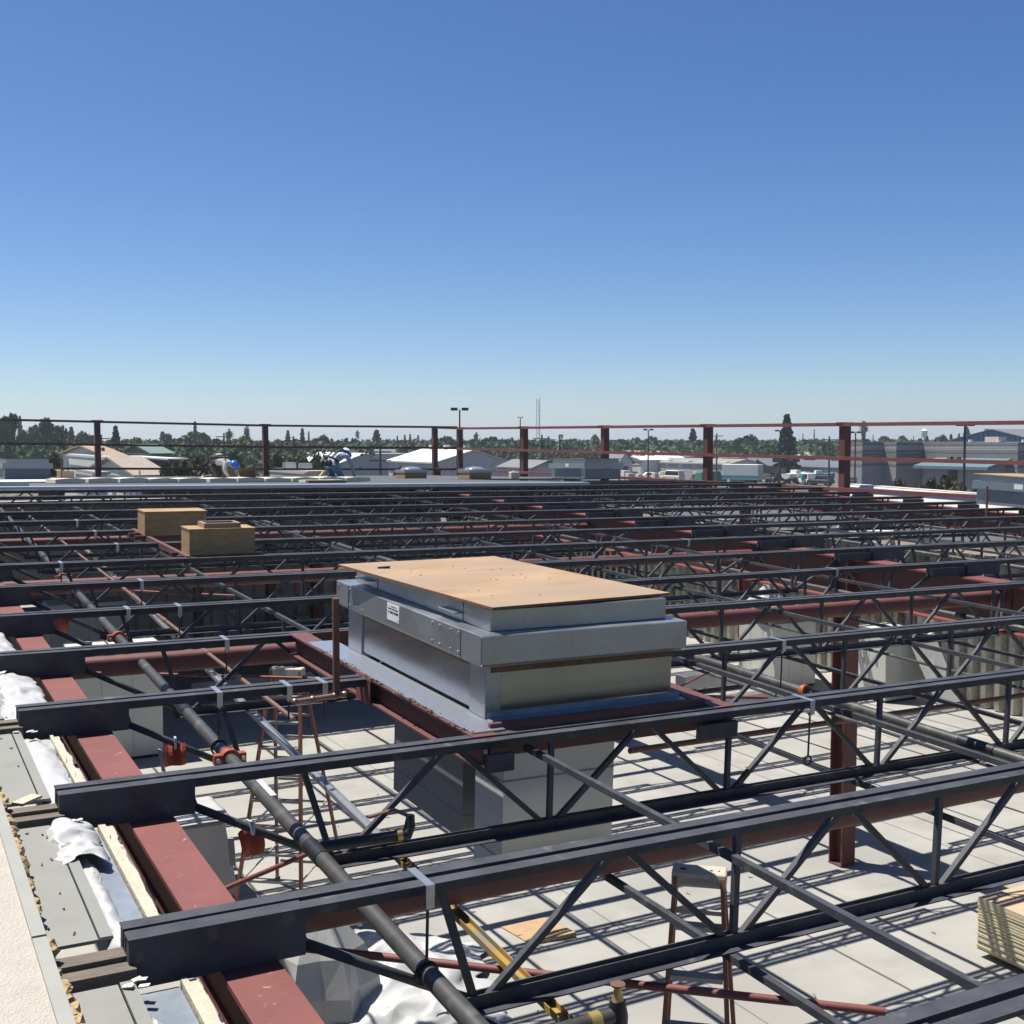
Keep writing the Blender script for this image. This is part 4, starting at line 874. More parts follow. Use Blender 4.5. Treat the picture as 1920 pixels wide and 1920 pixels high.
# ------------------------------------------------------------------ things on the hall floor
def ladder(name, label, cx, cy, ax, h, spread_top, spread_bot, depth_bot, col_rail, steps, text=False):
    "A-frame step ladder; ax = direction of its width"
    ax = Vector((ax[0], ax[1], 0)).normalized(); bk = Vector((-ax.y, ax.x, 0))
    t = empty(name, label, 'ladder', (cx, cy, 0))
    zt = h - 0.06
    for s in (-1, 1):
        for f, nm in ((-1, 'front_rail'), (1, 'rear_rail')):
            p = ax * s * spread_bot * (1 if f < 0 else 1.08) / 2 + bk * f * depth_bot + Vector((0, 0, 0.02)); q = ax * s * spread_top / 2 + bk * f * 0.05 + Vector((0, 0, zt))
            MB().bar(p, q, 0.028, 0.075 if f < 0 else 0.06, up=bk).build(nm, col_rail, t)
            MB().bar(p + Vector((0, 0, -0.018)), p + Vector((0, 0, 0.04)), 0.05, 0.09, up=bk).build('foot', 'tyre', t)
    for i in range(steps):
        f = (i + 1) / (steps + 1); z = 0.02 + (zt - 0.02) * f; w = spread_bot + (spread_top - spread_bot) * f; d = -depth_bot + (depth_bot - 0.05) * f
        c = bk * d + Vector((0, 0, z)); MB().bar(c - ax * (w / 2 - 0.017), c + ax * (w / 2 - 0.017), 0.085, 0.03).build('step', 'ladg', t)
        c2 = bk * -d * 1.0 + Vector((0, 0, z)); MB().bar(c2 - ax * (w / 2 - 0.015), c2 + ax * (w / 2 - 0.015), 0.022, 0.03).build('rear_brace', 'ladg', t)
    for i in (1, 3):
        f = (i + 1) / (steps + 1); z = 0.02 + (zt - 0.02) * f; w = spread_bot + (spread_top - spread_bot) * f; d = depth_bot + (0.05 - depth_bot) * f
        for s in (-1, 1): MB().bar(bk * -d + ax * s * (w / 2 - 0.02) + Vector((0, 0, z - 0.02)), bk * -d + ax * s * (w / 2 - 0.13) + Vector((0, 0, z - 0.14)) if False else bk * d + ax * s * (w / 2 - 0.02) + Vector((0, 0, z)), 0.012, 0.02).build('spreader', 'ladg', t)
    w = spread_top + 0.05
    c = MB(); a0 = -ax * w / 2 - bk * 0.09; sec = [(-0.09, -0.055), (0.09, -0.055), (0.085, 0.035), (-0.075, 0.035)]
    c.prism([-ax * w / 2 + bk * p + Vector((0, 0, zt + q)) for p, q in sec], (0, 0, 0), ax * w)
    top = c.build('top_cap', 'ladt', t, bevel=0.008)
    q = MB()
    for s, r in ((-0.30, 0.02), (0.22, 0.011), (0.36, 0.008)):
        cc = ax * w * s + Vector((0, 0, zt + 0.0355)) - bk * 0.01; q.tube([cc, cc + Vector((0, 0, 0.0012))], r, 12)
    q.build('tool_hole', 'dark', top)
    if text:
        tc = bpy.data.curves.new('embossed_name', 'FONT'); tc.body = 'Louisville'; tc.size = 0.075; tc.shear = 0.35; tc.extrude = 0.003; tc.align_x = 'CENTER'; tc.align_y = 'CENTER'; tc.space_character = 0.92
        to = bpy.data.objects.new('embossed_name', tc); COL.objects.link(to); dg = bpy.context.evaluated_depsgraph_get()
        me = bpy.data.meshes.new_from_object(to.evaluated_get(dg)); bpy.data.objects.remove(to)
        me.materials.clear(); me.materials.append(M['ladg']); o = link('embossed_name', me, top)
        nrm = (-bk * 0.98 + Vector((0, 0, 0.16))).normalized(); upv = nrm.cross(ax)
        mm = Matrix((ax, upv, nrm)).transposed().to_4x4(); mm.translation = -bk * 0.084 + Vector((0, 0, zt - 0.012)); o.matrix_world = mm; o.matrix_parent_inverse = Matrix.Identity(4); o.matrix_local = mm
    return t
ladder('step_ladder', 'red brown step ladder with a beige embossed top cap under the nearest joists', 4.66, 6.02, (0.757, -0.654), 3.05, 0.30, 0.62, 0.78, 'ladr', 9, True)
ladder('step_ladder', 'red step ladder with grey steps behind the black main pipe, its top in shade', 4.42, 13.9, (0.80, -0.60), 3.05, 0.36, 0.86, 0.85, 'ladr', 9)

# stack of boards at the right
t = empty('board_stack', 'tall stack of tan wallboard sheets on runners, striped by joist shadows', 'board stack', (10.8, 6.45, 0))
for x in (0.12, 1.0): MB().box(x, x + 0.1, 0.15, 2.35, 0.0, 0.09).build('runner', 'wood', t)
n = 40; hh = 0.60
for i in range(n):
    j = random.uniform(-0.006, 0.006); z0 = 0.091 + i * hh / n
    o = MB().box(j, 1.22 + j, random.uniform(0, 0.01), 2.44 + random.uniform(0, 0.012), z0, z0 + hh / n - 0.0035).build('board', ['gypt' if i == n - 1 else 'gyp' if (i % 3) else 'gypd'], t)
    if i == n - 1:
        o.data.materials.append(M['gyp'])
        for p in o.data.polygons:
            if abs(p.normal.z) < 0.5: p.material_index = 1
# cardboard on the slab
t = empty('cardboard_sheet', 'flattened brown cardboard lying on the bright slab beside the yellow channel', 'cardboard', (6.78, 11.8, 0.004))
b = MB(); P_ = [on_z(u, v, 0) - Vector((6.78, 11.8, 0)) for u, v in ((940, 1740), (1022, 1722), (1080, 1758), (995, 1772))]
b.hexa([p + Vector((0, 0, 0.0)) for p in P_], [p + Vector((0, 0, 0.012 + 0.05 * (i == 2))) for i, p in enumerate(P_)]); b.build('sheet', 'card', t)
b = MB(); b.bar(P_[0].lerp(P_[3], .55) + Vector((0, 0, 0.016)), P_[1].lerp(P_[2], .55) + Vector((0, 0, 0.022)), 0.012, 0.004); b.build('fold', 'plye', t)
# wrapped crate and heaped plastic near the edge beam
c = on_z(430, 1690, 0); t = empty('wrapped_crate', 'crate under a clouded plastic wrap with a white top beside the red edge beam', 'crate', (c.x - 0.45, c.y + 0.2, 0))
b = MB(); b.hexa([(-0.62, -0.05, 0), (0.60, -0.15, 0), (0.66, 1.1, 0), (-0.6, 1.1, 0)], [(-0.55, 0.0, 1.0), (0.45, -0.05, 1.0), (0.5, 0.95, 1.0), (-0.55, 0.95, 1.0)]); b.build('wrap_side', 'plast', t, bevel=0.05)
o = cloth('wrap_top', 'plas', (-0.6, -0.08, 0.985), (1.14, 0, 0), (0, 1.1, 0), 22, 22, lambda s, tt: 0.03, 0.03, 3.0, 11, parent=t)
b = MB(); b.box(0.2, 0.62, 1.12, 1.2, 0.5, 0.9); b.build('brown_flap', 'card', t)
c = on_z(640, 1830, 0)
def heap(s, tt):
    return 0.75 * math.exp(-((s - 0.30) ** 2 + (tt - 0.36) ** 2) / 0.03) + 0.34 * math.exp(-((s - 0.62) ** 2 + (tt - 0.46) ** 2) / 0.06) + 0.2 * math.exp(-((s - 0.45) ** 2 + (tt - 0.8) ** 2) / 0.05) + 0.04
ax, ay = Vector((0.879, -0.477, 0)), Vector((0.477, 0.879, 0))
o = cloth('plastic_heap', 'plas', on_z(700, 1850, 0) - ax * 1.45 - ay * 1.25, ax * 2.7, ay * 2.3, 120, 104, heap, 0.26, 1.7, 21, edge=0.5)
tag(o, 'crumpled heap of white plastic sheeting on the slab under the sloping end rod', 'plastic heap')
c2 = on_z(592, 1905, 0); t = empty('covered_drum', 'clouded plastic cover peaked like a tent over a drum beside the red edge beam', 'cover', (c2.x, c2.y, 0))
b = MB(); n = 14; rings = [(0.62, 0.0), (0.58, 0.4), (0.46, 0.75), (0.25, 1.0), (0.03, 1.12)]
vs = []; fs = []
for i, (r, z) in enumerate(rings):
    for k in range(n):
        a = 2 * math.pi * k / n; rr = r * (1 + 0.13 * (1 if k % 2 else -1) * (1 - i * 0.15)); vs.append((rr * math.cos(a), rr * math.sin(a), z))
for i in range(len(rings) - 1):
    for k in range(n): fs.append((i * n + k, i * n + (k + 1) % n, (i + 1) * n + (k + 1) % n, (i + 1) * n + k))
fs.append(tuple(4 * n + k for k in range(n))); b.add(vs, fs); b.build('cover_sheet', 'plast', t)
c = on_z(890, 1905, 0); o = cloth('plastic_scrap', 'plas', c - ax * 0.25 - ay * 0.2, ax * 0.55, ay * 0.35, 20, 14, lambda s, tt: 0.10 * math.sin(math.pi * s), 0.10, 3.2, 31, edge=0.4)
tag(o, 'small crumpled white plastic scrap apart from the heap, beside the bottom chord end', 'plastic scrap')
# sheet metal boxes near the column and along the walls
def cabinet(name, label, x, y, lx, ly, h, seams=2, m='panel', z0=0.0, yaw=0):
    t = empty(name, label, 'cabinet', Matrix.Translation((x, y, z0)) @ Matrix.Rotation(R(yaw), 4, 'Z')); 
    MB().box(0, lx, 0, ly, 0.05, h).build('casing', m, t, bevel=0.01); MB().box(0.02, lx - 0.02, 0.02, ly - 0.02, 0, 0.049).build('plinth', 'dark', t)
    q = MB()
    for i in range(1, seams + 1):
        f = i / (seams + 1); q.box(-0.004, -0.0006, ly * f - 0.006, ly * f + 0.006, 0.06, h - 0.01); q.box(lx * f - 0.006, lx * f + 0.006, -0.004, -0.0006, 0.06, h - 0.01)
    q.build('panel_joint', 'gry', t)
    for i in range(2): MB().box(-0.012, -0.0045, ly * 0.25 + i * ly * 0.4, ly * 0.25 + i * ly * 0.4 + 0.04, h * 0.5, h * 0.58).build('latch', 'zinc', t)
    return t
cabinet('air_handler', 'pale sheet metal air handler standing behind the tall column under a white plastic cover', 18.3, 20.9, 1.25, 1.3, 1.55)
o = cloth('plastic_cover', 'plas', (18.2, 20.8, 1.5), (1.45, 0, 0), (0, 1.5, 0), 26, 26, lambda s, tt: 0.2 + 0.7 * math.exp(-((s - .4) ** 2 + (tt - .6) ** 2) / 0.10), 0.22, 1.6, 41)
tag(o, 'loose white plastic cover thrown over the pale air handler behind the column', 'plastic cover')
cabinet('metal_cabinet', 'pale sheet metal box just beyond the tall column beside the ribbed foil wall', 19.55, 18.7, 1.0, 1.0, 1.6, 1)
b = MB(); b.add([(20.2, 18.6, 1.3), (20.2, 17.75, 0.02), (20.9, 17.75, 0.02), (20.9, 18.6, 1.5), (20.2, 18.64, 1.31), (20.2, 17.80, 0.02), (20.9, 17.80, 0.02), (20.9, 18.64, 1.51)], [(0, 1, 2, 3), (7, 6, 5, 4), (0, 4, 5, 1), (1, 5, 6, 2), (2, 6, 7, 3), (3, 7, 4, 0)]); tag(b.build('leaning_panel', 'plas'), 'white panel leaning on the sheet metal box by the ribbed foil wall', 'panel')
cabinet('metal_cabinet', 'tall grey locker with two doors on the slab beside the edge beam', 3.0, 21.9, 1.6, 0.8, 2.1, 2)
cabinet('metal_cabinet', 'wide pale cabinet in the shade near the brown partition, parapet side', 3.6, 29.6, 1.8, 1.0, 1.9, 1)
for i in range(4):
    p = on_z(505 + i * 52, 1156, 0.9); t = empty('board_offcut', f'pale board offcut on a stack in the shade, {ORD[i]} along the brown partition', 'board', (p.x, p.y, 0.84), 'pale offcuts in the shade'); MB().box(0, 0.5, 0, 0.5, 0, 0.05).build('offcut', 'foam', t)
    MB().box(0.05, 0.45, 0.05, 0.45, -0.84, -0.002).build('pedestal', 'wood', t)
for i, (x, y, l, d) in enumerate(((6.2, 26.5, 3.5, 0.16), (8.8, 28.8, 4.5, 0.2), (14.3, 25.4, 3.2, 0.2), (16.5, 27.5, 3.0, 0.24), (13.6, 19.5, 3.8, 0.16), (16.2, 21.5, 3.2, 0.2))):
    t = empty('duct_run', f'spare sheet metal duct length lying on the hall floor, {ORD[i]} of six scattered lengths', 'duct', (x, y, 0.0), 'spare ducts on the floor')
    MB().box(0, l, 0, d * 2, 0.1, 0.1 + d * 1.6).build('duct_body', 'galv', t, bevel=0.01)
    for xx in (0.2, l - 0.3): MB().box(xx, xx + 0.1, -0.05, d * 2 + 0.05, 0, 0.099).build('bearer', 'wood', t)

# ------------------------------------------------------------------ two workers kneeling on the far deck
def body(name, m, nodes, edges, parent, lv=2):
    "one continuous skinned surface: nodes = {name: (x, y, z, radius)}"
    ks = list(nodes); me = bpy.data.meshes.new(name); me.from_pydata([nodes[k][:3] for k in ks], [(ks.index(a), ks.index(b)) for a, b in edges], [])
    o = bpy.data.objects.new(name, me); COL.objects.link(o)
    o.modifiers.new('skin', 'SKIN'); sv = me.skin_vertices[0].data
    for i, k in enumerate(ks):
        r = nodes[k][3]; sv[i].radius = r if isinstance(r, tuple) else (r, r); sv[i].use_root = (i == 0)
    o.modifiers.new('sub', 'SUBSURF').levels = lv; o.modifiers['sub'].render_levels = lv
    dg = bpy.context.evaluated_depsgraph_get(); m2 = bpy.data.meshes.new_from_object(o.evaluated_get(dg)); bpy.data.objects.remove(o)
    m2.name = name; m2.materials.clear()
    for x in m: m2.materials.append(M[x])
    for p in m2.polygons: p.use_smooth = True
    return link(name, m2, parent)
def frame(p, yaw):  # +x = the way the figure faces
    return Matrix.Translation(p) @ Matrix.Rotation(yaw, 4, 'Z')
rt_yaw = math.atan2(-0.477, 0.879)
def hand(nodes, edges, wrist, pre, p, dirn, side):
    d = Vector(dirn).normalized(); s = Vector(side).normalized()
    nodes[pre + 'palm'] = (*(Vector(p) + d * 0.05), (0.034, 0.02)); edges.append((wrist, pre + 'palm'))
    for i, l in enumerate((0.062, 0.072, 0.068, 0.052)):
        a = Vector(p) + d * 0.085 + s * (0.027 - 0.018 * i); b_ = a + d * l * 0.6 - Vector((0, 0, 0.008)); c = b_ + d * l * 0.4 - Vector((0, 0, 0.012))
        nodes[f'{pre}f{i}a'] = (*a, 0.0095); nodes[f'{pre}f{i}b'] = (*b_, 0.009); nodes[f'{pre}f{i}c'] = (*c, 0.008); edges += [(pre + 'palm', f'{pre}f{i}a'), (f'{pre}f{i}a', f'{pre}f{i}b'), (f'{pre}f{i}b', f'{pre}f{i}c')]
    a = Vector(p) + d * 0.03 + s * 0.045; nodes[pre + 'th'] = (*a, 0.011); nodes[pre + 'th2'] = (*(a + d * 0.035 + s * 0.012), 0.009); edges += [(pre + 'palm', pre + 'th'), (pre + 'th', pre + 'th2')]
def paint(o, rules):
    for p in o.data.polygons:
        c = p.center
        for f, i in rules:
            if f(c): p.material_index = i; break
# worker one: on hands and knees, head down to the right, blue helmet
p = far(412, 899, 33.0); w1 = empty('person', 'worker crouched on hands and knees in a blue helmet, pale shirt and black harness pack', 'person', frame(Vector((p.x, p.y, zr(p.x, p.y) + 0.076)), rt_yaw - 0.25))
N = {'pelvis': (-0.16, 0, 0.46, (0.16, 0.15)), 'waist': (0.0, 0, 0.50, (0.15, 0.12)), 'chest': (0.19, 0, 0.48, (0.175, 0.13)), 'neck': (0.34, 0, 0.42, 0.06), 'head': (0.42, 0, 0.36, 0.085), 'chin': (0.45, 0, 0.28, 0.06)}
E_ = [('pelvis', 'waist'), ('waist', 'chest'), ('chest', 'neck'), ('neck', 'head'), ('head', 'chin')]
for s, n in ((1, 'l'), (-1, 'r')):
    N.update({n + 'hip': (-0.20, 0.11 * s, 0.40, 0.10), n + 'knee': (0.0, 0.13 * s, 0.085, 0.068), n + 'ank': (-0.38, 0.12 * s, 0.06, 0.045), n + 'toe': (-0.52, 0.12 * s, 0.035, 0.036),
              n + 'sho': (0.27, 0.17 * s, 0.44, 0.07), n + 'elb': (0.33 + 0.05 * s, 0.25 * s, 0.25, 0.06), n + 'wri': (0.42 + 0.05 * s, 0.17 * s, 0.065, 0.042)})
    E_ += [('pelvis', n + 'hip'), (n + 'hip', n + 'knee'), (n + 'knee', n + 'ank'), (n + 'ank', n + 'toe'), ('chest', n + 'sho'), (n + 'sho', n + 'elb'), (n + 'elb', n + 'wri')]
    hand(N, E_, n + 'wri', n, (0.42 + 0.05 * s, 0.16 * s, 0.055), (1, -0.2 * s, -0.15), (0, -s, 0))
o = body('body', ['shirtw', 'pole', 'skin', 'wht2'], N, E_, w1)
paint(o, [(lambda c: c.x > 0.36 and c.z > 0.22 and abs(c.y) < 0.12, 2), (lambda c: c.x > 0.43 and c.z < 0.11, 2), (lambda c: c.x < -0.42, 3), (lambda c: c.x < -0.04 or (c.x < 0.12 and c.z < 0.3), 1)])
MB().ball((0, 0, 0), 0.14, 16, 10, (1.1, 0.95, 0.85), -0.12).build('hard_hat', 'hatb', w1, smooth=True).matrix_local = Matrix.Translation((0.46, 0, 0.385)) @ Matrix.Rotation(R(48), 4, 'Y')
MB().tube([(0, 0, 0), (0, 0, 0.012)], 0.165, 18).build('hat_brim', 'hatb', w1, smooth=True).matrix_local = Matrix.Translation((0.45, 0, 0.372)) @ Matrix.Rotation(R(48), 4, 'Y')
b = MB(); b.ball((-0.10, 0, 0.60), 0.16, 10, 7, (1.15, 1.0, 0.55)); b.ball((-0.22, 0.06, 0.52), 0.11, 8, 6, (1, 1, 1.1)); b.build('harness_pack', 'black', w1, smooth=True)
b = MB(); b.ball((-0.02, 0.02, 0.675), 0.09, 8, 6, (1.2, 1.1, 0.45)); b.build('bundle', 'shirtw', w1, smooth=True)
b = MB()
for s in (-1, 1): b.tube([(-0.2, 0.1 * s, 0.57), (0.0, 0.11 * s, 0.625), (0.22, 0.13 * s, 0.60), (0.28, 0.14 * s, 0.5)], 0.02, 6)
b.build('harness_strap', 'black', w1)
b = MB(); b.ball((0.42, 0.02, 0.28), 0.05, 8, 6, (0.9, 0.9, 0.8)); b.build('hair', 'black', w1)
b = MB(); b.ball((0.47, 0.0, 0.30), 0.016, 6, 5); b.ball((0.475, 0.032, 0.335), 0.011, 6, 5); b.ball((0.475, -0.032, 0.335), 0.011, 6, 5); b.build('face_feature', 'skin', w1)
# worker two: kneeling, bent over away from us, tool belt
p = far(627, 903, 32.0); w2 = empty('person', 'worker kneeling and bent away in a bluish grey shirt, tool belt and faded jeans', 'person', frame(Vector((p.x, p.y, zr(p.x, p.y) + 0.05)), rt_yaw + 0.95))
N = {'pelvis': (-0.14, 0, 0.45, (0.17, 0.16)), 'waist': (0.02, 0, 0.60, (0.16, 0.13)), 'chest': (0.20, 0, 0.70, (0.185, 0.14)), 'neck': (0.36, 0, 0.70, 0.06), 'head': (0.45, 0, 0.70, 0.09), 'chin': (0.50, 0, 0.63, 0.06)}
E_ = [('pelvis', 'waist'), ('waist', 'chest'), ('chest', 'neck'), ('neck', 'head'), ('head', 'chin')]
for s, n in ((1, 'l'), (-1, 'r')):
    N.update({n + 'hip': (-0.15, 0.12 * s, 0.36, 0.11), n + 'knee': (0.16, 0.17 * s, 0.09, 0.075), n + 'ank': (-0.24, 0.15 * s, 0.07, 0.05), n + 'toe': (-0.40, 0.15 * s, 0.05, 0.042),
              n + 'sho': (0.27, 0.20 * s, 0.66, 0.075), n + 'elb': (0.40, 0.28 * s, 0.42, 0.06), n + 'wri': (0.50, 0.24 * s, 0.18, 0.042)})
    E_ += [('pelvis', n + 'hip'), (n + 'hip', n + 'knee'), (n + 'knee', n + 'ank'), (n + 'ank', n + 'toe'), ('chest', n + 'sho'), (n + 'sho', n + 'elb'), (n + 'elb', n + 'wri')]
    hand(N, E_, n + 'wri', n, (0.51, 0.24 * s, 0.15), (0.6, -0.2 * s, -0.7), (0, -s, 0))
o = body('body', ['shirtg', 'jeans', 'skin', 'tool'], N, E_, w2)
paint(o, [(lambda c: c.x > 0.39 and c.z > 0.56 and abs(c.y) < 0.13, 2), (lambda c: c.x > 0.49 and c.z < 0.17, 2), (lambda c: c.x < -0.29 and c.z < 0.2, 3), (lambda c: c.z < 0.50 and c.x < 0.3, 1)])
MB().ball((0, 0, 0), 0.15, 16, 10, (1.12, 0.92, 0.9), -0.12).build('hard_hat', 'hatw', w2, smooth=True).matrix_local = Matrix.Translation((0.47, 0, 0.725)) @ Matrix.Rotation(R(40), 4, 'Y')
MB().tube([(0, 0, 0), (0, 0, 0.012)], 0.175, 18).build('hat_brim', 'hatb', w2, smooth=True).matrix_local = Matrix.Translation((0.455, 0, 0.71)) @ Matrix.Rotation(R(40), 4, 'Y')
b = MB(); n = 16
b.tube([(-0.10 + 0.17 * math.cos(2 * math.pi * i / n) * 0.9, 0.19 * math.sin(2 * math.pi * i / n), 0.535 - 0.10 * math.cos(2 * math.pi * i / n)) for i in range(n + 1)], 0.03, 6, cap=False); b.build('tool_belt', 'black', w2)
for a in (-0.14, -0.02, 0.13): MB().ball((-0.30, a, 0.47), 0.075, 8, 6, (0.7, 0.9, 1.3)).build('tool_pouch', 'black', w2, smooth=True)
MB().ball((-0.25, 0.2, 0.5), 0.06, 8, 6, (0.8, 0.8, 1.3)).build('tool_pouch', 'tool', w2, smooth=True)
b = MB()
for s in (-1, 1): b.tube([(-0.16, 0.10 * s, 0.63), (0.04, 0.10 * s, 0.77), (0.22, 0.12 * s, 0.85), (0.31, 0.13 * s, 0.76)], 0.02, 6)
b.build('harness_strap', 'black', w2)
b = MB(); b.ball((0.54, 0, 0.665), 0.016, 6, 5); b.ball((0.535, 0.032, 0.70), 0.011, 6, 5); b.ball((0.535, -0.032, 0.70), 0.011, 6, 5); b.build('face_feature', 'skin', w2)
p = far(603, 902, 32.0); t = empty('kneeling_pad', 'tan board stub propped beside the kneeling worker', 'board', Matrix.Translation((p.x, p.y, zr(p.x, p.y) + 0.10)) @ Matrix.Rotation(rt_yaw, 4, 'Z')); MB().bar((-0.1, 0, -0.02), (0.06, 0.1, 0.2), 0.12, 0.03).build('stub', 'card', t)

# ------------------------------------------------------------------ town behind: buildings on the same street grid
def xat(u, D):          # X of a point D metres ahead at pixel column u
    return far(u, 825, D)
def yon(u, X): return on_x(u, 825, X).y
def zof(v, D): return ZC + (825 - v) / 2217.0 * D
def building(name, label, D, uL, uC, uR, ve, wall, roof, rise=0.0, ridge='y', wall2=None, over=0.25, thick=0.12, zb=GZ, group=None, cat='building'):
    "corner nearest us at pixel column uC; its lit side runs to uL along Y, its shaded side to uR along X"
    c = xat(uC, D); X = c.x; y0 = c.y; y1 = yon(uL, X); q = on_y(uR, 825, y0); x1 = q.x; ze = zof(ve, D)
    lx, ly = x1 - X, y1 - y0; h = ze - zb
    t = empty(name, label, cat, (X, y0, zb), group)
    b = MB(); b.box(0, lx, 0, ly, 0, h)
    if rise and ridge == 'y': b.prism([(0, 0, h), (lx, 0, h), (lx / 2, 0, h + rise)], (0, 0.001, 0.001), (0, ly - 0.001, 0.001))
    if rise and ridge == 'x': b.prism([(0, 0, h), (0, ly, h), (0, ly / 2, h + rise)], (0.001, 0, 0.001), (lx - 0.001, 0, 0.001))
    b.build('wall', wall, t)
    if rise and ridge == 'y':
        for s in (0, 1):
            e = -over if s == 0 else lx + over; k = rise / (lx / 2) * over
            b = MB(); b.prism([(e, 0, h - k + 0.02), (lx / 2, 0, h + rise + 0.02), (lx / 2, 0, h + rise + 0.02 + thick), (e, 0, h - k + 0.02 + thick)], (0, -over, 0), (0, ly + over, 0)); b.build('roof', roof, t)
    elif rise:
        for s in (0, 1):
            e = -over if s == 0 else ly + over; k = rise / (ly / 2) * over
            b = MB(); b.prism([(0, e, h - k + 0.02), (0, ly / 2, h + rise + 0.02), (0, ly / 2, h + rise + 0.02 + thick), (0, e, h - k + 0.02 + thick)], (-over, 0, 0), (lx + over, 0, 0)); b.build('roof', roof, t)
    else: MB().box(-over, lx + over, -over, ly + over, h + 0.003, h + thick).build('roof', roof, t)
    t['dim'] = (lx, ly, h); return t
def openings(t, n, w, h0, h1, m, nm, face='x', off=0.05, lo=0.06, hi=0.94):
    lx, ly, h = t['dim']
    for i in range(n):
        f = lo + (hi - lo) * (i + 0.5) / n
        if face == 'x': MB().box(-off, -0.006, ly * f - w / 2, ly * f + w / 2, h0, h1).build(nm, m, t)
        else: MB().box(lx * f - w / 2, lx * f + w / 2, -off, -0.006, h0, h1).build(nm, m, t)
def roof_box(t, f, g, sx, sy, sz, m, nm='roof_vent'):
    lx, ly, h = t['dim']; MB().box(lx * f - sx / 2, lx * f + sx / 2, ly * g - sy / 2, ly * g + sy / 2, h + 0.13, h + 0.13 + sz).build(nm, m, t)
# middle warehouse
t = building('warehouse', 'white roofed metal warehouse behind the two skylights', 118, 729, 818, 952, 867.5, 'wht2', 'wht', 1.15, 'y', over=0.3)
lx, ly, h = t['dim']
q = MB()
for i in range(int(lx / 0.9)): q.box(i * 0.9, i * 0.9 + 0.06, -0.03, -0.004, 0, h)
q.build('wall_rib', 'gry', t)
openings(t, 3, 2.6, 0, 3.2, 'door', 'roller_door')
for f in (0.2, 0.5, 0.8): MB().tube([(lx / 2, ly * f, h + 1.2), (lx / 2, ly * f, h + 1.75)], 0.35, 10).build('ridge_vent', 'wht', t)
building('warehouse', 'grey metal shed with a low gable beside the white roofed warehouse', 150, 560, 640, 727, 868, 'gry', 'wht', 1.1, 'y')
t = building('flat_building', 'long flat white roofed building far behind the grey shed', 210, 560, 645, 766, 852, 'wht2', 'wht')
for i in range(7): roof_box(t, 0.1 + i * 0.13, 0.2, 1.6, 1.2, 0.7, 'wht')
# houses at the parapet side
t = building('house', 'house with a long tan shingle roof behind the railing, parapet side', 112, 118, 206, 232, 857.5, 'wht2', 'tanr', 1.0, 'x', over=0.5)
for i in range(4): lx, ly, h = t['dim']; MB().box(lx * 0.2, lx * 0.2 + 0.3, ly * (0.2 + 0.18 * i), ly * (0.2 + 0.18 * i) + 0.3, h + 0.2, h + 0.9).build('roof_vent', 'brn', t)
building('shed', 'low white walled shed before the tan roofed house', 96, 128, 238, 246, 861, 'wht2', 'wht', over=0.1)
t = building('shed', 'long brown shed with a white corrugated roof edge', 100, 240, 322, 340, 862, 'brn', 'wht2', over=0.5)
t = building('house', 'brown house with a pale green metal roof behind the brown shed', 140, 232, 290, 318, 851, 'brn', 'grnr', 1.0, 'x', over=0.6)
t = building('house', 'near house with a sandy shingle gable roof behind the white sheet', 74, 172, 262, 305, 893, 'wht2', 'sand', 1.0, 'x', over=0.5)
building('shed', 'small grey walled shed before the sandy roofed house', 64, 140, 183, 200, 889, 'gry', 'cap', over=0.15)
t = building('flat_building', 'low tan flat building behind the kneeling worker', 84, 505, 578, 610, 886, 'bei', 'bei', over=0.1)
for f, g in ((0.3, 0.2), (0.3, 0.6)): roof_box(t, f, g, 0.8, 0.8, 0.5, 'zinc', 'roof_unit_box')
# middle
t = building('workshop', 'white walled workshop with a grey roof between the railing posts', 108, 940, 1000, 1050, 877, 'wht2', 'grys', 0.55, 'y', over=0.4); openings(t, 2, 2.5, 0, 2.6, 'door', 'roller_door', 'y')
building('house', 'small white house behind the fan palm', 240, 1125, 1152, 1183, 863, 'wht2', 'wht', 0.0)
t = building('house', 'house with a grey gable roof just behind the middle metal roof unit', 235, 1130, 1160, 1186, 866, 'wht2', 'grys', 1.9, 'y', over=0.4)
t = building('house', 'long low house with a red tiled roof beyond the grey gable', 280, 1140, 1212, 1275, 856, 'wht2', 'tanr', 1.2, 'y', over=0.5)
building('flat_building', 'far long white flat roofed hall above the red tiled roof', 330, 1140, 1235, 1275, 847, 'wht', 'wht')
t = building('workshop', 'white gabled workshop with a slate wall beside the lamp pole', 240, 1168, 1204, 1290, 863, 'wht2', 'wht', 0.7, 'x', over=0.3)
t = building('flat_building', 'slate grey flat building behind the beige workshops', 262, 1180, 1282, 1354, 856.5, 'grys', 'wht2')
t = building('flat_building', 'pinkish tan flat building behind the beige workshops', 258, 1350, 1354, 1402, 859, 'bei', 'wht2')
t = building('workshop', 'beige workshop with a pale grey roof and roller doors', 222, 1218, 1368, 1430, 870.5, 'bei', 'deckg', 0.8, 'y', over=0.25)
openings(t, 5, 3.0, 0, 3.4, 'door', 'roller_door'); openings(t, 1, 3.5, 1.5, 3.0, 'red', 'wall_sign', 'y', lo=0.1, hi=0.5)
for g in (0.1, 0.35, 0.55, 0.8): roof_box(t, 0.1, g, 1.2, 3.0, 0.35, 'wht')
t = building('storage_units', 'row of beige storage units under a long blue metal roof', 214, 1396, 1588, 1610, 876, 'bei', 'bluer', 1.5, 'y', over=0.25)
openings(t, 7, 2.6, 0, 3.3, 'door', 'roller_door')
lx, ly, h = t['dim']
for g in (0.12, 0.38, 0.66): MB().box(lx / 2 - 0.6, lx / 2 + 0.6, ly * g - 1.6, ly * g + 1.6, h + 1.5, h + 1.85).build('roof_vent', 'wht', t)
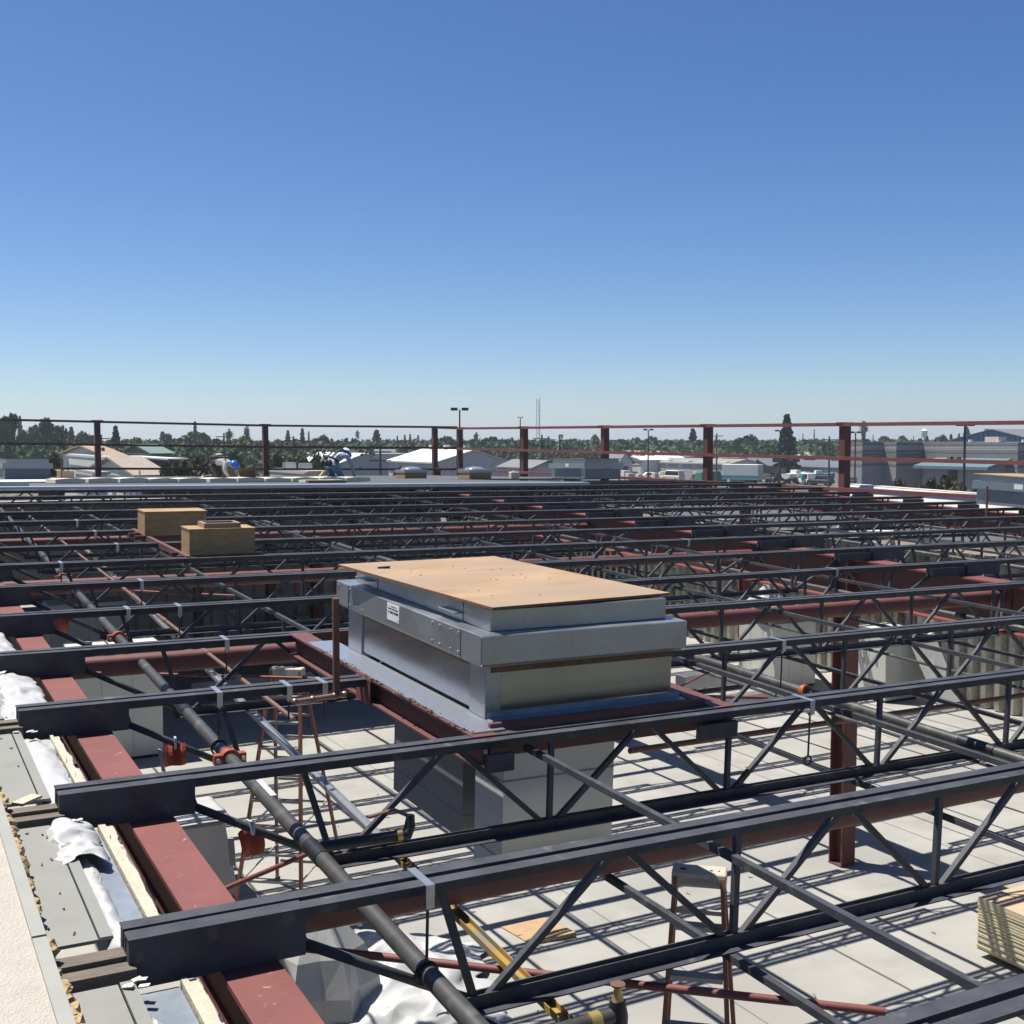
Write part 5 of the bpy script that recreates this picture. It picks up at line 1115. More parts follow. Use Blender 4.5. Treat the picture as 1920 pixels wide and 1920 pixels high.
t = building('flat_building', 'far white flat roofed row with tan boxes on top, behind the big conifer', 300, 1290, 1560, 1640, 855, 'wht2', 'wht')
for g, m_ in ((0.05, 'wht'), (0.2, 'bei'), (0.36, 'wht'), (0.5, 'wht'), (0.66, 'bei'), (0.8, 'wht'), (0.93, 'wht')): roof_box(t, 0.2, g, 2.2, 3.2, 1.0, m_, 'roof_unit_box')
t = building('flat_building', 'low white roofed building peeping out between conifer and railing post', 262, 1486, 1560, 1600, 858, 'wht2', 'wht')
for o_ in [x for x in COL.objects if x.get('dim') and x.name.split('.')[0] in ('house', 'shed', 'flat_building', 'warehouse', 'workshop')]:
    lx, ly, h = o_['dim']; rb = random.Random(o_.name)
    hi_ = h - 0.9; n_ = max(1, int(ly / 5))
    if o_.name.split('.')[0] in ('house', 'flat_building'): openings(o_, min(n_, 6), 1.3, hi_ - 1.1, hi_, 'glass', 'window'); openings(o_, min(4, max(1, int(lx / 5))), 1.3, hi_ - 1.1, hi_, 'glass', 'window', 'y')
    elif o_.name.split('.')[0] == 'shed': openings(o_, min(n_, 3), 1.0, hi_ - 1.0, hi_ - 0.2, 'door', 'door')
    MB().box(-0.32, -0.26, -0.1, ly + 0.1, h - 0.12, h - 0.0).build('gutter', 'gry', o_)
    MB().tube([(-0.2, ly * 0.03, h - 0.1), (-0.12, ly * 0.03, h - 0.5), (-0.12, ly * 0.03, 0.2)], 0.06, 6).build('downpipe', 'gry', o_)
# blue hall and the stepped block building
t = building('metal_hall', 'blue ribbed metal hall rising behind the grey block building', 200, 1783, 1945, 2080, 826, 'blu', 'grys', 1.9, 'x', over=0.4)
lx, ly, h = t['dim']; q = MB()
for i in range(int(ly / 1.1)):
    y = i * 1.1; zt = h + 1.75 * (1 - abs(y - ly / 2) / (ly / 2)); q.box(-0.06, -0.004, y, y + 0.10, 0, zt)
q.build('wall_rib', 'bluer', t)
cX = xat(1600, 150).x
t = empty('block_building', 'big grey block building with dark stripes stepping back behind the railing', 'building', (cX, 0, GZ))
hb = zof(829.5, 150) - GZ
edges_u = [1575, 1617, 1681, 1909, 2010]; steps = [0.0, 3.6, 8.2, 14.0]
ys = [yon(edges_u[0], cX)]
for u, s in zip(edges_u[1:], steps): ys.append(yon(u, cX + s))
for i, s in enumerate(steps):
    ya, yb = ys[i + 1], ys[i]
    w = MB().box(s, s + 30, ya, yb, 0, hb).build('wall_bay', 'cmu', t)
    for z0, z1 in ((hb - 0.32, hb + 0.04), (hb - 1.25, hb - 0.95), (hb - 2.2, hb - 1.35), (hb - 2.95, hb - 2.65), (0.0, 2.1)):
        MB().box(s - 0.03, s + 29, ya - 0.03, yb + (0.03 if i == 0 else -0.01), z0, z1).build('dark_band', 'cmud', w)
    q = MB()
    for k in range(1, 38): q.box(s - 0.012, s - 0.002, ya + 0.02, yb - 0.02, k * 0.2 - 0.006, k * 0.2 + 0.006)
    q.build('mortar_joint', 'cmud', w)
for i in range(3): MB().box(-0.06, -0.035, ys[1] + 0.8, ys[0] - 1, 3.1 - i * 0.42, 3.25 - i * 0.42).build('louver', 'dark', t)
for g in (0.15, 0.4, 0.7): MB().tube([(12, ys[3] + (ys[2] - ys[3]) * g, hb), (12, ys[3] + (ys[2] - ys[3]) * g, hb + 0.35)], 0.3, 10).build('roof_vent', 'wht', t)
MB().box(4 + 8.2, 5.4 + 8.2, ys[3] + 6, ys[3] + 8, hb, hb + 0.7).build('roof_unit_box', 'bei', t)
# canopy building with the teal roof
X2 = cX + 8.2 - 3.3
yA, yB = yon(1732, X2), yon(1852, X2); ze = zof(880, (Vector((X2, (yA + yB) / 2)) ).dot(Vector((math.cos(AZ), math.sin(AZ)))))
t = empty('entrance_canopy', 'entrance building with a pale teal metal roof before the grey block wall', 'building', (X2, 0, GZ))
hc = ze - GZ
b = MB(); b.box(0, 3.25, yB, yB + 4.2, 0, hc); b.build('wall', 'cmu', t); b = MB(); b.box(0, 3.25, yA - 3.8, yA, 0, hc); b.build('wall', 'cmu', t)
MB().box(2.4, 2.6, yB + 4.21, yA - 3.81, 0, hc).build('dark_recess', 'dark', t)
b = MB(); b.prism([(-0.9, 0, hc + 0.02), (3.3, 0, hc + 1.05), (3.3, 0, hc + 1.35), (-0.9, 0, hc + 0.38)], (0, yB - 0.8, 0), (0, yA + 0.8, 0)); b.build('roof', 'teal', t)
b = MB(); b.prism([(0, 0, hc), (3.25, 0, hc), (3.25, 0, hc + 1.0)], (0, yB + 0.001, 0), (0, yB + 0.3, 0)); b.build('gable_wall', 'cmu', t)
for f in (0.3, 0.36): MB().box(1.4, 2.2, yB + (yA - yB) * (1 - f) - 0.5, yB + (yA - yB) * (1 - f) + 0.5, hc + 0.75, hc + 1.5).build('roof_vent', 'grys', t)

# ------------------------------------------------------------------ poles, tower, water tank
def lamp_pole(u, v, D, label, w=1.0, heads=2, r=0.09):
    p = xat(u, D); zt = zof(v, D); t = empty('lamp_pole', label, 'lamp pole', (p.x, p.y, GZ), 'car park lamp poles'); H = zt - GZ
    MB().tube([(0, 0, 0), (0, 0, H)], [r * 1.3, r * 0.8], 8).build('pole', 'pole', t); ax_ = Vector((0.879, -0.477, 0))
    for s in ((-1, 1) if heads == 2 else (1,)): MB().bar(ax_ * s * w * 0.12 + Vector((0, 0, H + 0.02)), ax_ * s * w * 0.5 + Vector((0, 0, H + 0.02)), w * 0.3, 0.16 * w).build('lamp_head', 'pole', t)
    return t
lamp_pole(862, 768, 62, 'tall lamp pole with two square boxes above the corner of the railing', 0.92, r=0.05)
lamp_pole(975.5, 783, 95, 'slimmer lamp pole with a small head above the second railing post', 0.45, r=0.05)
lamp_pole(1215.5, 806, 120, 'dark lamp pole with a thin crossbar behind the middle of the white parapet railing', 1.0, r=0.07)
lamp_pole(1463, 808, 105, 'dark lamp pole standing before the big conifer', 0.9, r=0.075)
lamp_pole(1604, 811, 110, 'dark lamp pole with a crossbar just beyond the widest railing post', 1.0, r=0.07)
lamp_pole(1809, 797, 75, 'dark lamp pole before the teal canopy', 1.1, r=0.085)
def util_pole(u, v, D, label):
    p = xat(u, D); H = zof(v, D) - GZ; t = empty('utility_pole', label, 'utility pole', (p.x, p.y, GZ), 'wooden utility poles')
    MB().tube([(0, 0, 0), (0, 0, H)], [0.17, 0.11], 8).build('pole', 'bark', t)
    for z in (0.5, 1.4): MB().bar((-1.0, 0.5, H - z), (1.0, -0.5, H - z), 0.12, 0.12).build('crossarm', 'bark', t)
for u, v, D, l in ((1016, 815, 150, 'utility pole beside the lattice mast'), (1028, 818, 170, 'utility pole just before the fan palm'), (1344, 812, 200, 'utility pole near the thin cypress'), (1555, 818, 170, 'utility pole beyond the big conifer'), (190, 815, 150, 'utility pole beside the first far railing post'), (420, 812, 160, 'utility pole rising from the woods by the small palm'), (550, 818, 140, 'utility pole before the woods beyond the second far post'), (713, 838, 120, 'utility pole before the long white flat roof')): util_pole(u, v, D, l)
p = xat(1009.5, 420); H = zof(747, 420) - GZ; t = empty('lattice_mast', 'tall thin lattice radio mast rising above the woods', 'mast', (p.x, p.y, GZ))
b = MB(); w_ = 0.75
C3 = [Vector((math.cos(a) * w_, math.sin(a) * w_, 0)) for a in (0.3, 2.4, 4.5)]
for c in C3: b.bar(c, c + Vector((0, 0, H)), 0.12, 0.12)
n = int(H / 1.6)
for i in range(n):
    for k in range(3): b.bar(C3[k] + Vector((0, 0, i * 1.6)), C3[(k + 1) % 3] + Vector((0, 0, (i + 1) * 1.6)), 0.07, 0.07)
b.build('lattice', 'gry', t)
p = xat(1733, 600); zt = zof(803, 600); zb_ = zof(817, 600); t = empty('water_tower', 'white water tower on thin legs behind the grey block building', 'water tower', (p.x, p.y, GZ))
r = 1.45 + 0.1
MB().tube([(0, 0, zb_ - GZ - 1.0), (0, 0, zb_ - GZ), (0, 0, zt - GZ - 1.4), (0, 0, zt - GZ - 1.3), (0, 0, zt - GZ)], [0.7, r, r, r + 0.25, 0.05], 14).build('tank', 'wht', t, smooth=True)
for a in range(4): MB().bar((math.cos(a * 1.571 + .5) * 1.9, math.sin(a * 1.571 + .5) * 1.9, 0), (math.cos(a * 1.571 + .5) * 1.2, math.sin(a * 1.571 + .5) * 1.2, zb_ - GZ), 0.16, 0.16).build('leg', 'wht', t)
MB().tube([(0, 0, 0), (0, 0, zb_ - GZ)], 0.3, 8).build('riser_pipe', 'wht', t)

# ------------------------------------------------------------------ vehicles and yard things
def vehicle(u, v, D, yaw, label, m, kind='car', L=4.6, name='parked_car', cat='car'):
    p = on_z(u, v, GZ) if False else xat(u, D); t = empty(name, label, cat, Matrix.Translation((p.x, p.y, GZ)) @ Matrix.Rotation(R(yaw), 4, 'Z')); W2 = 0.9
    hb_, hr = (0.95, 1.5) if kind == 'car' else (1.05, 1.8) if kind == 'suv' else (1.1, 2.1)
    c0, c1 = (-0.30, 0.22) if kind == 'car' else (-0.49, 0.22) if kind == 'suv' else (-0.49, 0.34)
    sec = [(-L / 2, 0.35), (L / 2, 0.35), (L / 2, hb_ - 0.2), (L * 0.30, hb_), (-L / 2 + 0.05, hb_)]
    MB().prism([(x, 0, z) for x, z in sec], (0, -W2, 0), (0, W2, 0)).build('body', m, t, bevel=0.08)
    sec = [(c0 * L, hb_ + 0.002), (c1 * L, hb_ + 0.002), (c1 * L - 0.6, hr), (c0 * L + 0.3, hr)]
    MB().prism([(x, 0, z) for x, z in sec], (0, -W2 + 0.12, 0), (0, W2 - 0.12, 0)).build('cabin', m, t, bevel=0.06)
    sec2 = [(c0 * L + 0.25, hb_ + 0.06), (c1 * L - 0.2, hb_ + 0.06), (c1 * L - 0.62, hr - 0.1), (c0 * L + 0.42, hr - 0.1)]
    MB().prism([(x, 0, z) for x, z in sec2], (0, -W2 + 0.105, 0), (0, W2 - 0.105, 0)).build('side_window', 'glass', t)
    for x in (-L * 0.31, L * 0.31):
        for s in (-1, 1): MB().tube([(x, s * (W2 - 0.2), 0.33), (x, s * (W2 + 0.01), 0.33)], 0.33, 14).build('wheel', 'tyre', t)
    return t
vehicle(1243, 888, 234, 150, 'white sport utility car parked by the beige workshop', 'wht', 'suv', 4.8)
vehicle(1190, 893, 243, 140, 'pale parked car beside the middle metal roof unit', 'wht2', 'car')
vehicle(1216, 893, 239, 160, 'white parked car just behind the lamp pole base', 'wht', 'car')
vehicle(1262, 897, 230, 100, 'light blue parked van before the beige workshop', 'panel', 'van', 5.0)
vehicle(1306, 897, 225, 60, 'dark parked car before the roller doors', 'glass', 'car')
vehicle(1345, 897, 218, 80, 'dark green parked car behind a railing post', 'tarp', 'car')
vehicle(1513, 893, 212, 70, 'white parked van before the blue roofed storage units', 'wht', 'van', 5.2)
vehicle(1540, 893, 208, 110, 'dark blue parked car before the blue roofed storage units', 'glass', 'suv')
vehicle(1100, 880, 255, 140, 'white parked car behind the middle metal roof unit', 'wht', 'car')
vehicle(1620, 912, 92, 120, 'white parked van beyond the last railing post', 'wht', 'van', 5.4)
p = xat(1393, 210); t = empty('box_trailer', 'long white box trailer parked in the yard behind the railing', 'trailer', Matrix.Translation((p.x, p.y, GZ)) @ Matrix.Rotation(R(-62), 4, 'Z'))
MB().box(-3.4, 3.4, -1.2, 1.2, 1.0, 3.7).build('box', 'wht', t, bevel=0.05); MB().box(3.402, 3.42, -1.1, 1.1, 1.1, 3.5).build('rear_door', 'gry', t); MB().box(-3.42, 3.4, -1.215, -1.202, 1.2, 1.75).build('teal_band', 'tealp', t)
for x in (1.2, 1.9):
    for s in (-1, 1): MB().tube([(x, s * 0.85, 0.48), (x, s * 1.1, 0.48)], 0.48, 14).build('wheel', 'tyre', t)
MB().box(-2.2, 1.0, -0.5, 0.5, 0.85, 0.998).build('chassis', 'pole', t)
def boat(u, D, yaw, m, label, L=6.0, lift=0.9):
    p = xat(u, D); t = empty('boat', label, 'boat', Matrix.Translation((p.x, p.y, GZ)) @ Matrix.Rotation(R(yaw), 4, 'Z'), 'boats on trailers')
    b = MB(); n = 8; vs = []; fs = []
    for i in range(n + 1):
        f = i / n; x = (f - 0.5) * L; w = 1.05 * (1 - max(0, f - 0.45) ** 2 * 3.0); w = max(w, 0.05); sh = 0.25 * f * f
        vs += [(x, 0, lift + 0.1 * f * f * 4), (x, -w * 0.8, lift + 0.35), (x, -w, lift + 1.0 + sh), (x, 0, lift + 1.05 + sh), (x, w, lift + 1.0 + sh), (x, w * 0.8, lift + 0.35)]
    for i in range(n):
        for k in range(6): fs.append((i * 6 + k, (i + 1) * 6 + k, (i + 1) * 6 + (k + 1) % 6, i * 6 + (k + 1) % 6))
    fs += [(5, 4, 3, 2, 1, 0), tuple(n * 6 + k for k in range(6))]; b.add(vs, fs); b.build('hull', m, t)
    MB().prism([(-0.6, 0, lift + 1.06), (0.9, 0, lift + 1.1), (0.5, 0, lift + 1.7), (-0.5, 0, lift + 1.7)], (0, -0.7, 0), (0, 0.7, 0)).build('cabin', 'wht', t)
    MB().box(-L * 0.4, L * 0.4, -0.5, 0.5, lift - 0.25, lift - 0.1).build('trailer_frame', 'pole', t)
    for s in (-1, 1): MB().tube([(-0.6, s * 0.8, 0.36), (-0.6, s * 1.0, 0.36)], 0.36, 12).build('wheel', 'tyre', t)
boat(1448, 222, -20, 'wht', 'white boat on a trailer beside the dark lamp pole', 5.5)
boat(1492, 215, 10, 'wht', 'white boat on a trailer, second one from the dark lamp pole', 5.5)
boat(1535, 211, -30, 'tealp', 'teal hulled boat on a trailer before the storage units', 6.0)
p = xat(1328, 216); t = empty('covered_pile', 'low pile under a green tarpaulin behind the railing post', 'tarpaulin', (p.x, p.y, GZ)); MB().hexa([(-2.5, -1.5, 0), (2.5, -1.5, 0), (2.5, 1.5, 0), (-2.5, 1.5, 0)], [(-2.2, -0.9, 2.2), (2.2, -0.9, 2.4), (2.2, 0.9, 2.3), (-2.2, 0.9, 2.1)]).build('tarpaulin', 'tarp', t, bevel=0.1)
p = xat(1447, 214); t = empty('netted_fence', 'dark netted fence panel sagging before the storage units', 'fence', (p.x, p.y, GZ)); MB().prism([(-3.5, 0, 2.0), (3.5, 0, 2.0), (3.0, 0, 2.8), (-1.0, 0, 3.4), (-3.5, 0, 4.6)], (0, -0.05, 0), (0, 0.05, 0)).build('net', 'brn', t); 
for x in (-3.5, 0, 3.5): MB().box(x - 0.05, x + 0.05, 0.06, 0.16, 0, 3.2).build('fence_post', 'pole', t)
rr = random.Random(5)
for i in range(6):
    u = 1172 + i * 15 + rr.uniform(-5, 5); p = xat(u, 226 + rr.uniform(-6, 6)); t = empty('yard_box', f'pale yard box in the clutter behind the middle metal roof unit, {ORD[i]} in the row', 'box', (p.x, p.y, GZ), 'yard boxes in the clutter')
    s = rr.uniform(0.8, 1.6); MB().box(-s / 2, s / 2, -0.6, 0.6, 0, 0.7 + rr.uniform(0, 1.5)).build('box_body', rr.choice(['wht2', 'bei', 'gry', 'card', 'wht']), t, bevel=0.03); MB().box(-s / 2 - 0.05, s / 2 + 0.05, -0.65, 0.65, -0.0, 0.12).build('pallet', 'wood', t)

# ------------------------------------------------------------------ trees
def rnd_dir(r):
    while True:
        v = Vector((r.uniform(-1, 1), r.uniform(-1, 1), r.uniform(-1, 1)))
        if 0.05 < v.length < 1: return v
def quad(b, c, s, r, flat=0.0):
    n = rnd_dir(r).normalized(); n.z *= (1 - flat); n.normalize(); a = n.orthogonal().normalized(); k = n.cross(a); an = r.uniform(0, 6.28); a, k = a * math.cos(an) + k * math.sin(an), k * math.cos(an) - a * math.sin(an)
    b.add([c - a * s - k * s * .6, c + a * s - k * s * .6, c + a * s * .6 + k * s * .7, c - a * s * .6 + k * s * .7], [(0, 1, 2, 3)])
def crown_broad(seed, n=3000, squash=0.8):    # unit tree: height 1, crown from 0.18 to 1
    r = random.Random(seed); b = MB(); lobes = [(Vector((0, 0, 0.58)), 0.30)]
    for i in range(9): a = r.uniform(0, 6.28); d = r.uniform(0.10, 0.27); lobes.append((Vector((math.cos(a) * d, math.sin(a) * d, r.uniform(0.33, 0.83))), r.uniform(0.11, 0.19)))
    for i in range(n):
        c, R_ = r.choice(lobes); v = rnd_dir(r); v = v.normalized() * R_ * r.uniform(0.6, 1.05); v.z *= squash; quad(b, c + v, r.uniform(0.018, 0.038), r)
    return b
def crown_conifer(seed, n=1300, wid=0.2, low=0.08):
    r = random.Random(seed); b = MB()
    for i in range(n):
        f = r.random() ** 0.75; z = low + (1 - low) * f; rad = wid * (1 - f) ** 0.85 * (0.72 + 0.28 * math.sin(f * 60 + seed)) + 0.008; a = r.uniform(0, 6.28); d = rad * r.uniform(0.45, 1.08)
        quad(b, Vector((math.cos(a) * d, math.sin(a) * d, z - d * 0.2)), r.uniform(0.016, 0.04) * (wid / 0.2) ** 0.5, r, 0.3)
    return b
def crown_palm(seed, skirt=0.0, fan=False):
    r = random.Random(seed); b = MB()
    for i in range(46 if fan else 34):
        a = r.uniform(0, 6.28); e = r.uniform(-0.7, 1.3); L_ = r.uniform(0.13, 0.19) if not fan else r.uniform(0.22, 0.3); base = Vector((0, 0, 0.88 if not fan else 0.68)); d = Vector((math.cos(a) * math.cos(e), math.sin(a) * math.cos(e), math.sin(e))); s = Vector((-math.sin(a), math.cos(a), 0)); pts = []
        for k in range(5): f = k / 4; pts.append(base + d * L_ * f + Vector((0, 0, -0.10 * f * f * (L_ / 0.16))))
        for k in range(4): w0, w1 = 0.012 + 0.018 * math.sin(math.pi * k / 4), 0.012 + 0.018 * math.sin(math.pi * (k + 1) / 4) * (0.2 if k == 3 else 1); b.add([pts[k] - s * w0, pts[k] + s * w0, pts[k + 1] + s * w1, pts[k + 1] - s * w1], [(0, 1, 2, 3)])
    for i in range(int(260 * skirt)): z = r.uniform(0.5, 0.86); a = r.uniform(0, 6.28); d = 0.03 + 0.06 * (z - 0.45); quad(b, Vector((math.cos(a) * d, math.sin(a) * d, z)), 0.025, r)
    return b
KIND = {'broad': [crown_broad(s) for s in (1, 2, 3)], 'conifer': [crown_conifer(4, 1300, 0.21), crown_conifer(5, 1100, 0.15)], 'big': [crown_conifer(6, 2600, 0.235, 0.05)], 'cypress': [crown_conifer(8, 700, 0.055, 0.03)], 'palm': [crown_palm(9), crown_palm(10, 1.0)], 'fan': [crown_palm(11, 0.6, True)], 'bush': [crown_broad(12, 1700, 0.62)]}
LEAF = {'broad': 'lf', 'conifer': 'lfc', 'big': 'lfc', 'cypress': 'lfc', 'palm': 'lfp', 'fan': 'lfp', 'bush': 'lfo'}
tme = MB().tube([(0, 0, -0.02), (0.004, 0, 0.3), (0, 0.003, 0.62)], [0.030, 0.021, 0.010], 7)
for a in (0.4, 2.5, 4.4): tme.tube([(0, 0, 0.28), (math.cos(a) * 0.10, math.sin(a) * 0.10, 0.46), (math.cos(a) * 0.2, math.sin(a) * 0.2, 0.64)], [0.012, 0.008, 0.003], 5)
TR = tme.mesh('trunk', 'bark', smooth=True); TP = MB().tube([(0, 0, -0.02), (0.003, 0, 0.5), (0, 0, 0.88)], [0.016, 0.012, 0.011], 7).mesh('trunk', 'bark', smooth=True)
def fit(b):
    z = max(p.z for p in b.v)
    for p in b.v: p.z /= z
for L_ in KIND.values():
    for b in L_: fit(b)
cme = {}
def tree(u, v, wpx, kind, D, label, leaf=None, var=0, group='trees over the town', name=None, base=None):
    leaf = leaf or LEAF[kind]; key = (kind, leaf, var % len(KIND[kind]))
    if key not in cme: cme[key] = KIND[kind][key[2]].mesh('crown', leaf)
    D = D * 1.7 if v < 832 else D
    p = xat(u, D); zb_ = GZ if base is None else base; H = zof(v, D) - zb_; nat = {'broad': 0.66, 'conifer': 0.25, 'big': 0.29, 'cypress': 0.12, 'palm': 0.30, 'fan': 0.5, 'bush': 0.9}[kind]
    sc = (wpx / 2217 * D) / nat
    t = empty(name or {'broad': 'leafy_tree', 'conifer': 'conifer_tree', 'big': 'conifer_tree', 'cypress': 'cypress_tree', 'palm': 'palm_tree', 'fan': 'palm_tree', 'bush': 'shrub'}[kind], label, 'shrub' if kind == 'bush' else 'tree', (p.x, p.y, zb_), group)
    yaw = (u * 1.37) % 6.28
    for nm, me in (('crown', cme[key]), ('trunk', TP if kind in ('palm',) else TR)):
        o = link(nm, me, t); o.scale = (sc, sc, H) if nm == 'crown' or kind in ('palm', 'cypress', 'conifer', 'big') and False else (min(sc, H), min(sc, H), H); o.rotation_euler.z = yaw
    return t
TL = [(14, 772, 44, 'broad', 120, 'tall dark leafy tree at the very end of the railing, parapet side', 'lf', 0), (38, 778, 14, 'conifer', 200, 'small pointed conifer just beyond the first tall leafy tree', None, 0), (58, 793, 40, 'broad', 130, 'mid green leafy tree between two tall dark trees, parapet side', 'lfm', 1), (97, 781, 52, 'broad', 125, 'tallest dark leafy tree on the parapet side', 'lf', 2), (72, 800, 26, 'broad', 128, 'narrow leafy tree tucked beside the tallest dark tree', 'lf', 1),
      (134, 799, 22, 'conifer', 170, 'bushy conifer between the tall trees and the first far post', None, 0), (165, 806, 40, 'broad', 150, 'leafy tree just before the first far railing post', 'lf', 1), (217, 796, 26, 'conifer', 120, 'dark pointed conifer just beyond the first far railing post', None, 0), (248, 818, 48, 'broad', 135, 'yellow green round tree beside the dark pointed conifer', 'lfy', 0), (282, 822, 36, 'broad', 150, 'second yellow green tree, behind the green roof', 'lfy', 1),
      (305, 808, 26, 'conifer', 230, 'pair of thin conifers far above the green roof', None, 1), (322, 812, 40, 'broad', 160, 'dark round tree above the green roof', 'lf', 2), (366, 789, 16, 'conifer', 190, 'thin tall conifer standing clear above the woods', None, 1), (352, 807, 70, 'broad', 150, 'wide dark tree under the thin tall conifer', 'lf', 0), (390, 812, 54, 'broad', 140, 'dark green broad tree beside the wide one', 'lf', 1), (430, 804, 16, 'palm', 170, 'short palm peeking from the woods before the second far post', None, 0), (463, 796, 13, 'palm', 150, 'tall slim palm just before the second far railing post', None, 1),
      (448, 816, 60, 'broad', 130, 'yellow green broad tree under the tall slim palm', 'lfy', 2), (482, 826, 34, 'broad', 150, 'yellow green tree behind the second far post', 'lfy', 0), (540, 805, 16, 'conifer', 210, 'small conifer beyond the second far post', None, 0), (567, 802, 20, 'conifer', 170, 'loose conifer with gaps beyond the second far post', None, 1), (579, 808, 8, 'cypress', 200, 'thin cypress beside the loose conifer', None, 0), (598, 813, 36, 'broad', 160, 'dark leafy tree above the kneeling worker', 'lf', 1), (622, 822, 20, 'conifer', 200, 'low dark conifer above the kneeling worker', None, 0),
      (372, 853, 92, 'broad', 78, 'near olive tree spreading behind the crouching worker', 'lfo', 0), (318, 866, 60, 'broad', 74, 'smaller olive tree beside the sandy roof', 'lfo', 2), (95, 842, 50, 'broad', 66, 'sparse brownish tree before the silver roof unit', 'lfo', 1), (555, 852, 60, 'broad', 110, 'bright green round tree low behind the second far post', 'lfm', 0), (600, 843, 34, 'broad', 115, 'fresh green tree beside the bright round one', 'lfm', 1), (440, 842, 60, 'broad', 105, 'dull green tree behind the crouching worker', 'lfm', 2), (515, 845, 40, 'broad', 115, 'dark tree just past the second far railing post', 'lf', 1),
      (670, 806, 10, 'palm', 230, 'slim palm above the long white flat roof', None, 0), (706, 805, 28, 'conifer', 190, 'dark shaggy conifer above the long white flat roof', None, 0), (745, 816, 10, 'conifer', 230, 'first of four small conifers before the corner posts', None, 1), (759, 814, 9, 'conifer', 240, 'second of four small conifers before the corner posts', None, 0), (769, 813, 11, 'conifer', 230, 'third of four small conifers before the corner posts', None, 1), (784, 815, 10, 'conifer', 235, 'fourth of four small conifers before the corner posts', None, 0), (757, 828, 52, 'broad', 170, 'yellow green tree under the four small conifers', 'lfy', 1), (830, 816, 54, 'broad', 160, 'big dark tree between the two corner posts', 'lf', 0),
      (745, 870, 20, 'broad', 100, 'small tree before the white roofed warehouse', 'lf', 1), (826, 872, 40, 'broad', 76, 'dark low tree behind the corner railing post', 'lf', 2), (893, 810, 12, 'palm', 210, 'leaning palm above the white roofed warehouse', None, 1), (912, 817, 46, 'broad', 170, 'dark full tree above the white roofed warehouse', 'lf', 0), (886, 822, 26, 'conifer', 190, 'dark conifer under the leaning palm', None, 0), (945, 822, 30, 'broad', 200, 'dark tree just before the second side post', 'lf', 1), (963, 819, 18, 'broad', 230, 'small round tree beside the second side post', 'lfm', 2),
      (1052, 814, 34, 'fan', 140, 'big shaggy fan palm behind the utility poles', None, 0), (1074, 852, 44, 'broad', 130, 'bright green bush tree under the fan palm', 'lfm', 0), (1115, 812, 22, 'broad', 210, 'ragged tall tree just before the middle side post', 'lfm', 1), (1190, 819, 26, 'broad', 260, 'dark round tree beyond the middle side post', 'lf', 2), (1222, 816, 20, 'broad', 240, 'dark tree behind the lamp pole', 'lf', 0), (1248, 822, 28, 'broad', 250, 'low dark tree beyond the lamp pole', 'lf', 1), (1160, 822, 26, 'broad', 260, 'dark tree above the far white flat hall', 'lf', 0),
      (1299, 802, 26, 'conifer', 180, 'broad based conifer just before the next side post', None, 0), (1342, 818, 5, 'cypress', 220, 'thin dark cypress beyond the side post', None, 0), (1401, 812, 50, 'broad', 170, 'big round leafy tree above the tan roof boxes', 'lf', 1), (1370, 826, 36, 'broad', 180, 'lighter tree beside the big round one', 'lfm', 0), (1444, 825, 38, 'broad', 175, 'mid green tree before the big conifer', 'lfm', 2), (1475, 775, 37, 'big', 130, 'big tall dark conifer standing clear of the skyline', None, 0), (1505.5, 812, 5, 'cypress', 200, 'thin cypress just past the big conifer', None, 0), (1526.5, 804, 5.5, 'cypress', 190, 'taller thin cypress, second past the big conifer', None, 0),
      (1547, 826, 40, 'broad', 160, 'leafy tree before the widest railing post', 'lf', 0), (1545, 846, 30, 'broad', 270, 'green shrubby tree above the low white roof', 'lfm', 1), (1619, 789, 20, 'palm', 190, 'tall shaggy palm crossing the top rail beyond the widest post', None, 1), (1637, 814, 4.5, 'cypress', 230, 'thin cypress beside the tall shaggy palm', None, 0), (1665, 817, 44, 'broad', 230, 'flat dark tree above the grey block building', 'lf', 2), (1697, 815, 22, 'broad', 220, 'small dark tree before the water tower', 'lf', 0), (1713, 816, 4, 'cypress', 240, 'thin cypress before the water tower', None, 0), (1738, 817, 16, 'conifer', 220, 'dark conifer just before the water tower legs', None, 0), (1762, 813, 24, 'broad', 220, 'dark tree beyond the water tower', 'lf', 1), (1783, 813, 16, 'conifer', 215, 'dark conifer before the blue hall', None, 1),
      (1812, 799, 22, 'conifer', 260, 'tall loose conifer behind the blue hall', None, 0), (1845, 803, 34, 'broad', 250, 'leafy tree behind the ridge of the blue hall', 'lf', 2), (1798, 812, 12, 'conifer', 250, 'small conifer beside the blue hall roof', None, 1), (1600, 826, 26, 'broad', 200, 'low leafy tree above the first grey block bay', 'lfm', 0)]
for a in TL: tree(a[0], a[1], a[2], a[3], a[4], a[5], a[6], a[7])
for u, v, w, D, l in ((1688, 892, 60, 96, 'olive shrub before the grey block wall, farthest of the four'), (1735, 893, 66, 92, 'olive shrub before the block wall, second of the four'), (1792, 888, 92, 86, 'largest olive shrub before the dark canopy opening'), (1840, 893, 50, 82, 'olive shrub beside the metal roof unit lid')): tree(u, v, w, 'bush', D, l, 'lfo', 0, 'olive shrubs by the block wall')
tree(1612, 905, 26, 'bush', 98, 'small brown shrub before the parked white van', 'lfo', 0, 'olive shrubs by the block wall')
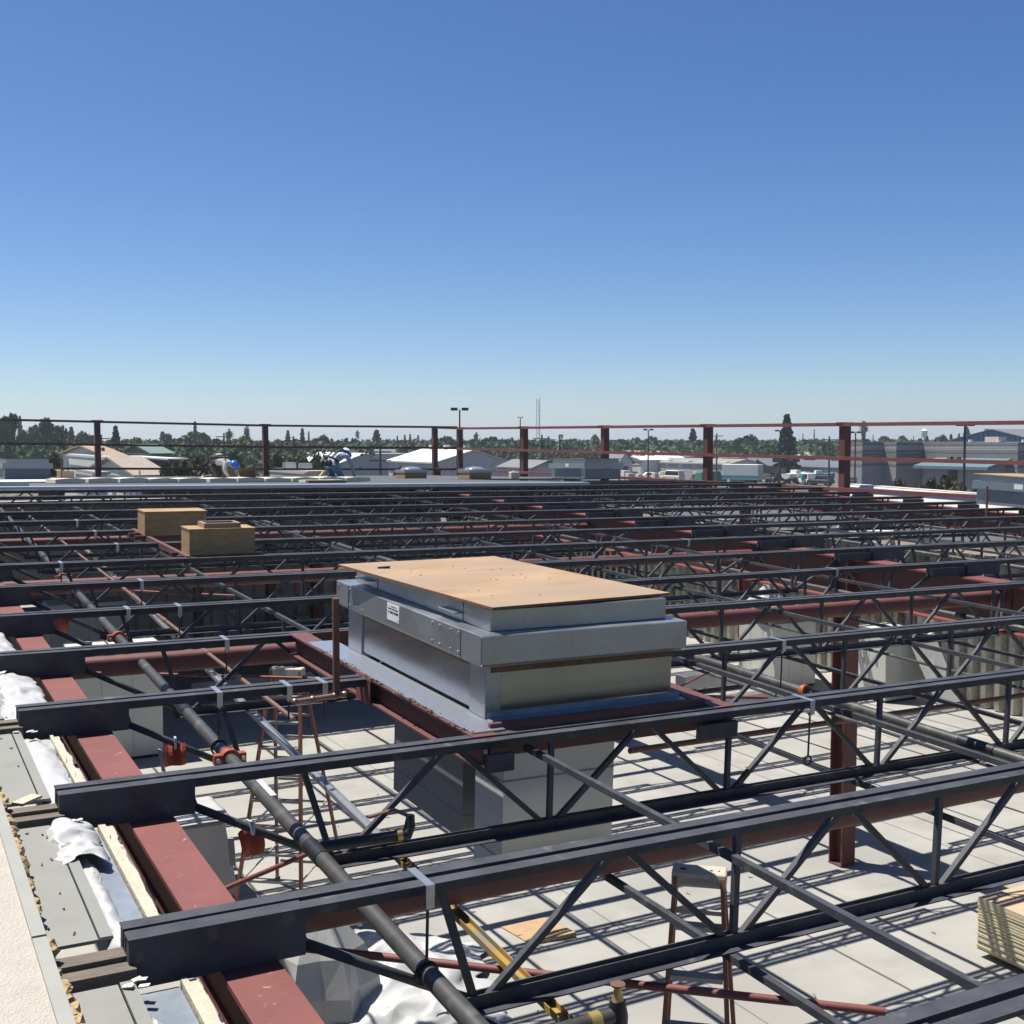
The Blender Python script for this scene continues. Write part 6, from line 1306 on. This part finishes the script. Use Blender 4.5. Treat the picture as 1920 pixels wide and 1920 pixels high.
# the far woods that read as one mass
r = random.Random(3); b = MB()
for i in range(60000):
    u = r.uniform(-160, 2080); 
    near = 1 if u < 700 else 0
    D = r.uniform(150, 300) if (near and r.random() < 0.55) else r.uniform(260, 480)
    top = 829 + 7 * noise.noise(Vector((u * 0.035, D * 0.02, 0))) + 4 * noise.noise(Vector((u * 0.12, D * 0.05, 4)))
    if D < 260: top += 5
    zt = zof(top, D); p = xat(u, D); z = GZ + (zt - GZ) * r.random() ** 0.55
    quad(b, Vector((p.x, p.y, z)), D * r.uniform(0.0011, 0.0024), r)
tag(b.build('far_woods', 'lfw'), 'dark green far woods along the horizon', 'woods', kind='stuff')

# ------------------------------------------------------------------ the air: a thin even haze
b = MB(); b.box(-1300, 2700, -500, 2700, GZ - 1.0, 32)
hz = bpy.data.materials.new('haze_air'); hz.use_nodes = True; hn = hz.node_tree.nodes; hn.clear()
ho = hn.new('ShaderNodeOutputMaterial'); hv = hn.new('ShaderNodeVolumePrincipled'); hv.inputs['Color'].default_value = (0.80, 0.88, 1.0, 1); hv.inputs['Density'].default_value = 0.00032; hv.inputs['Anisotropy'].default_value = 0.3
hz.node_tree.links.new(hv.outputs[0], ho.inputs['Volume'])
M['haze'] = hz; tag(b.build('haze', 'haze'), 'thin pale haze over the town', 'haze', kind='stuff')
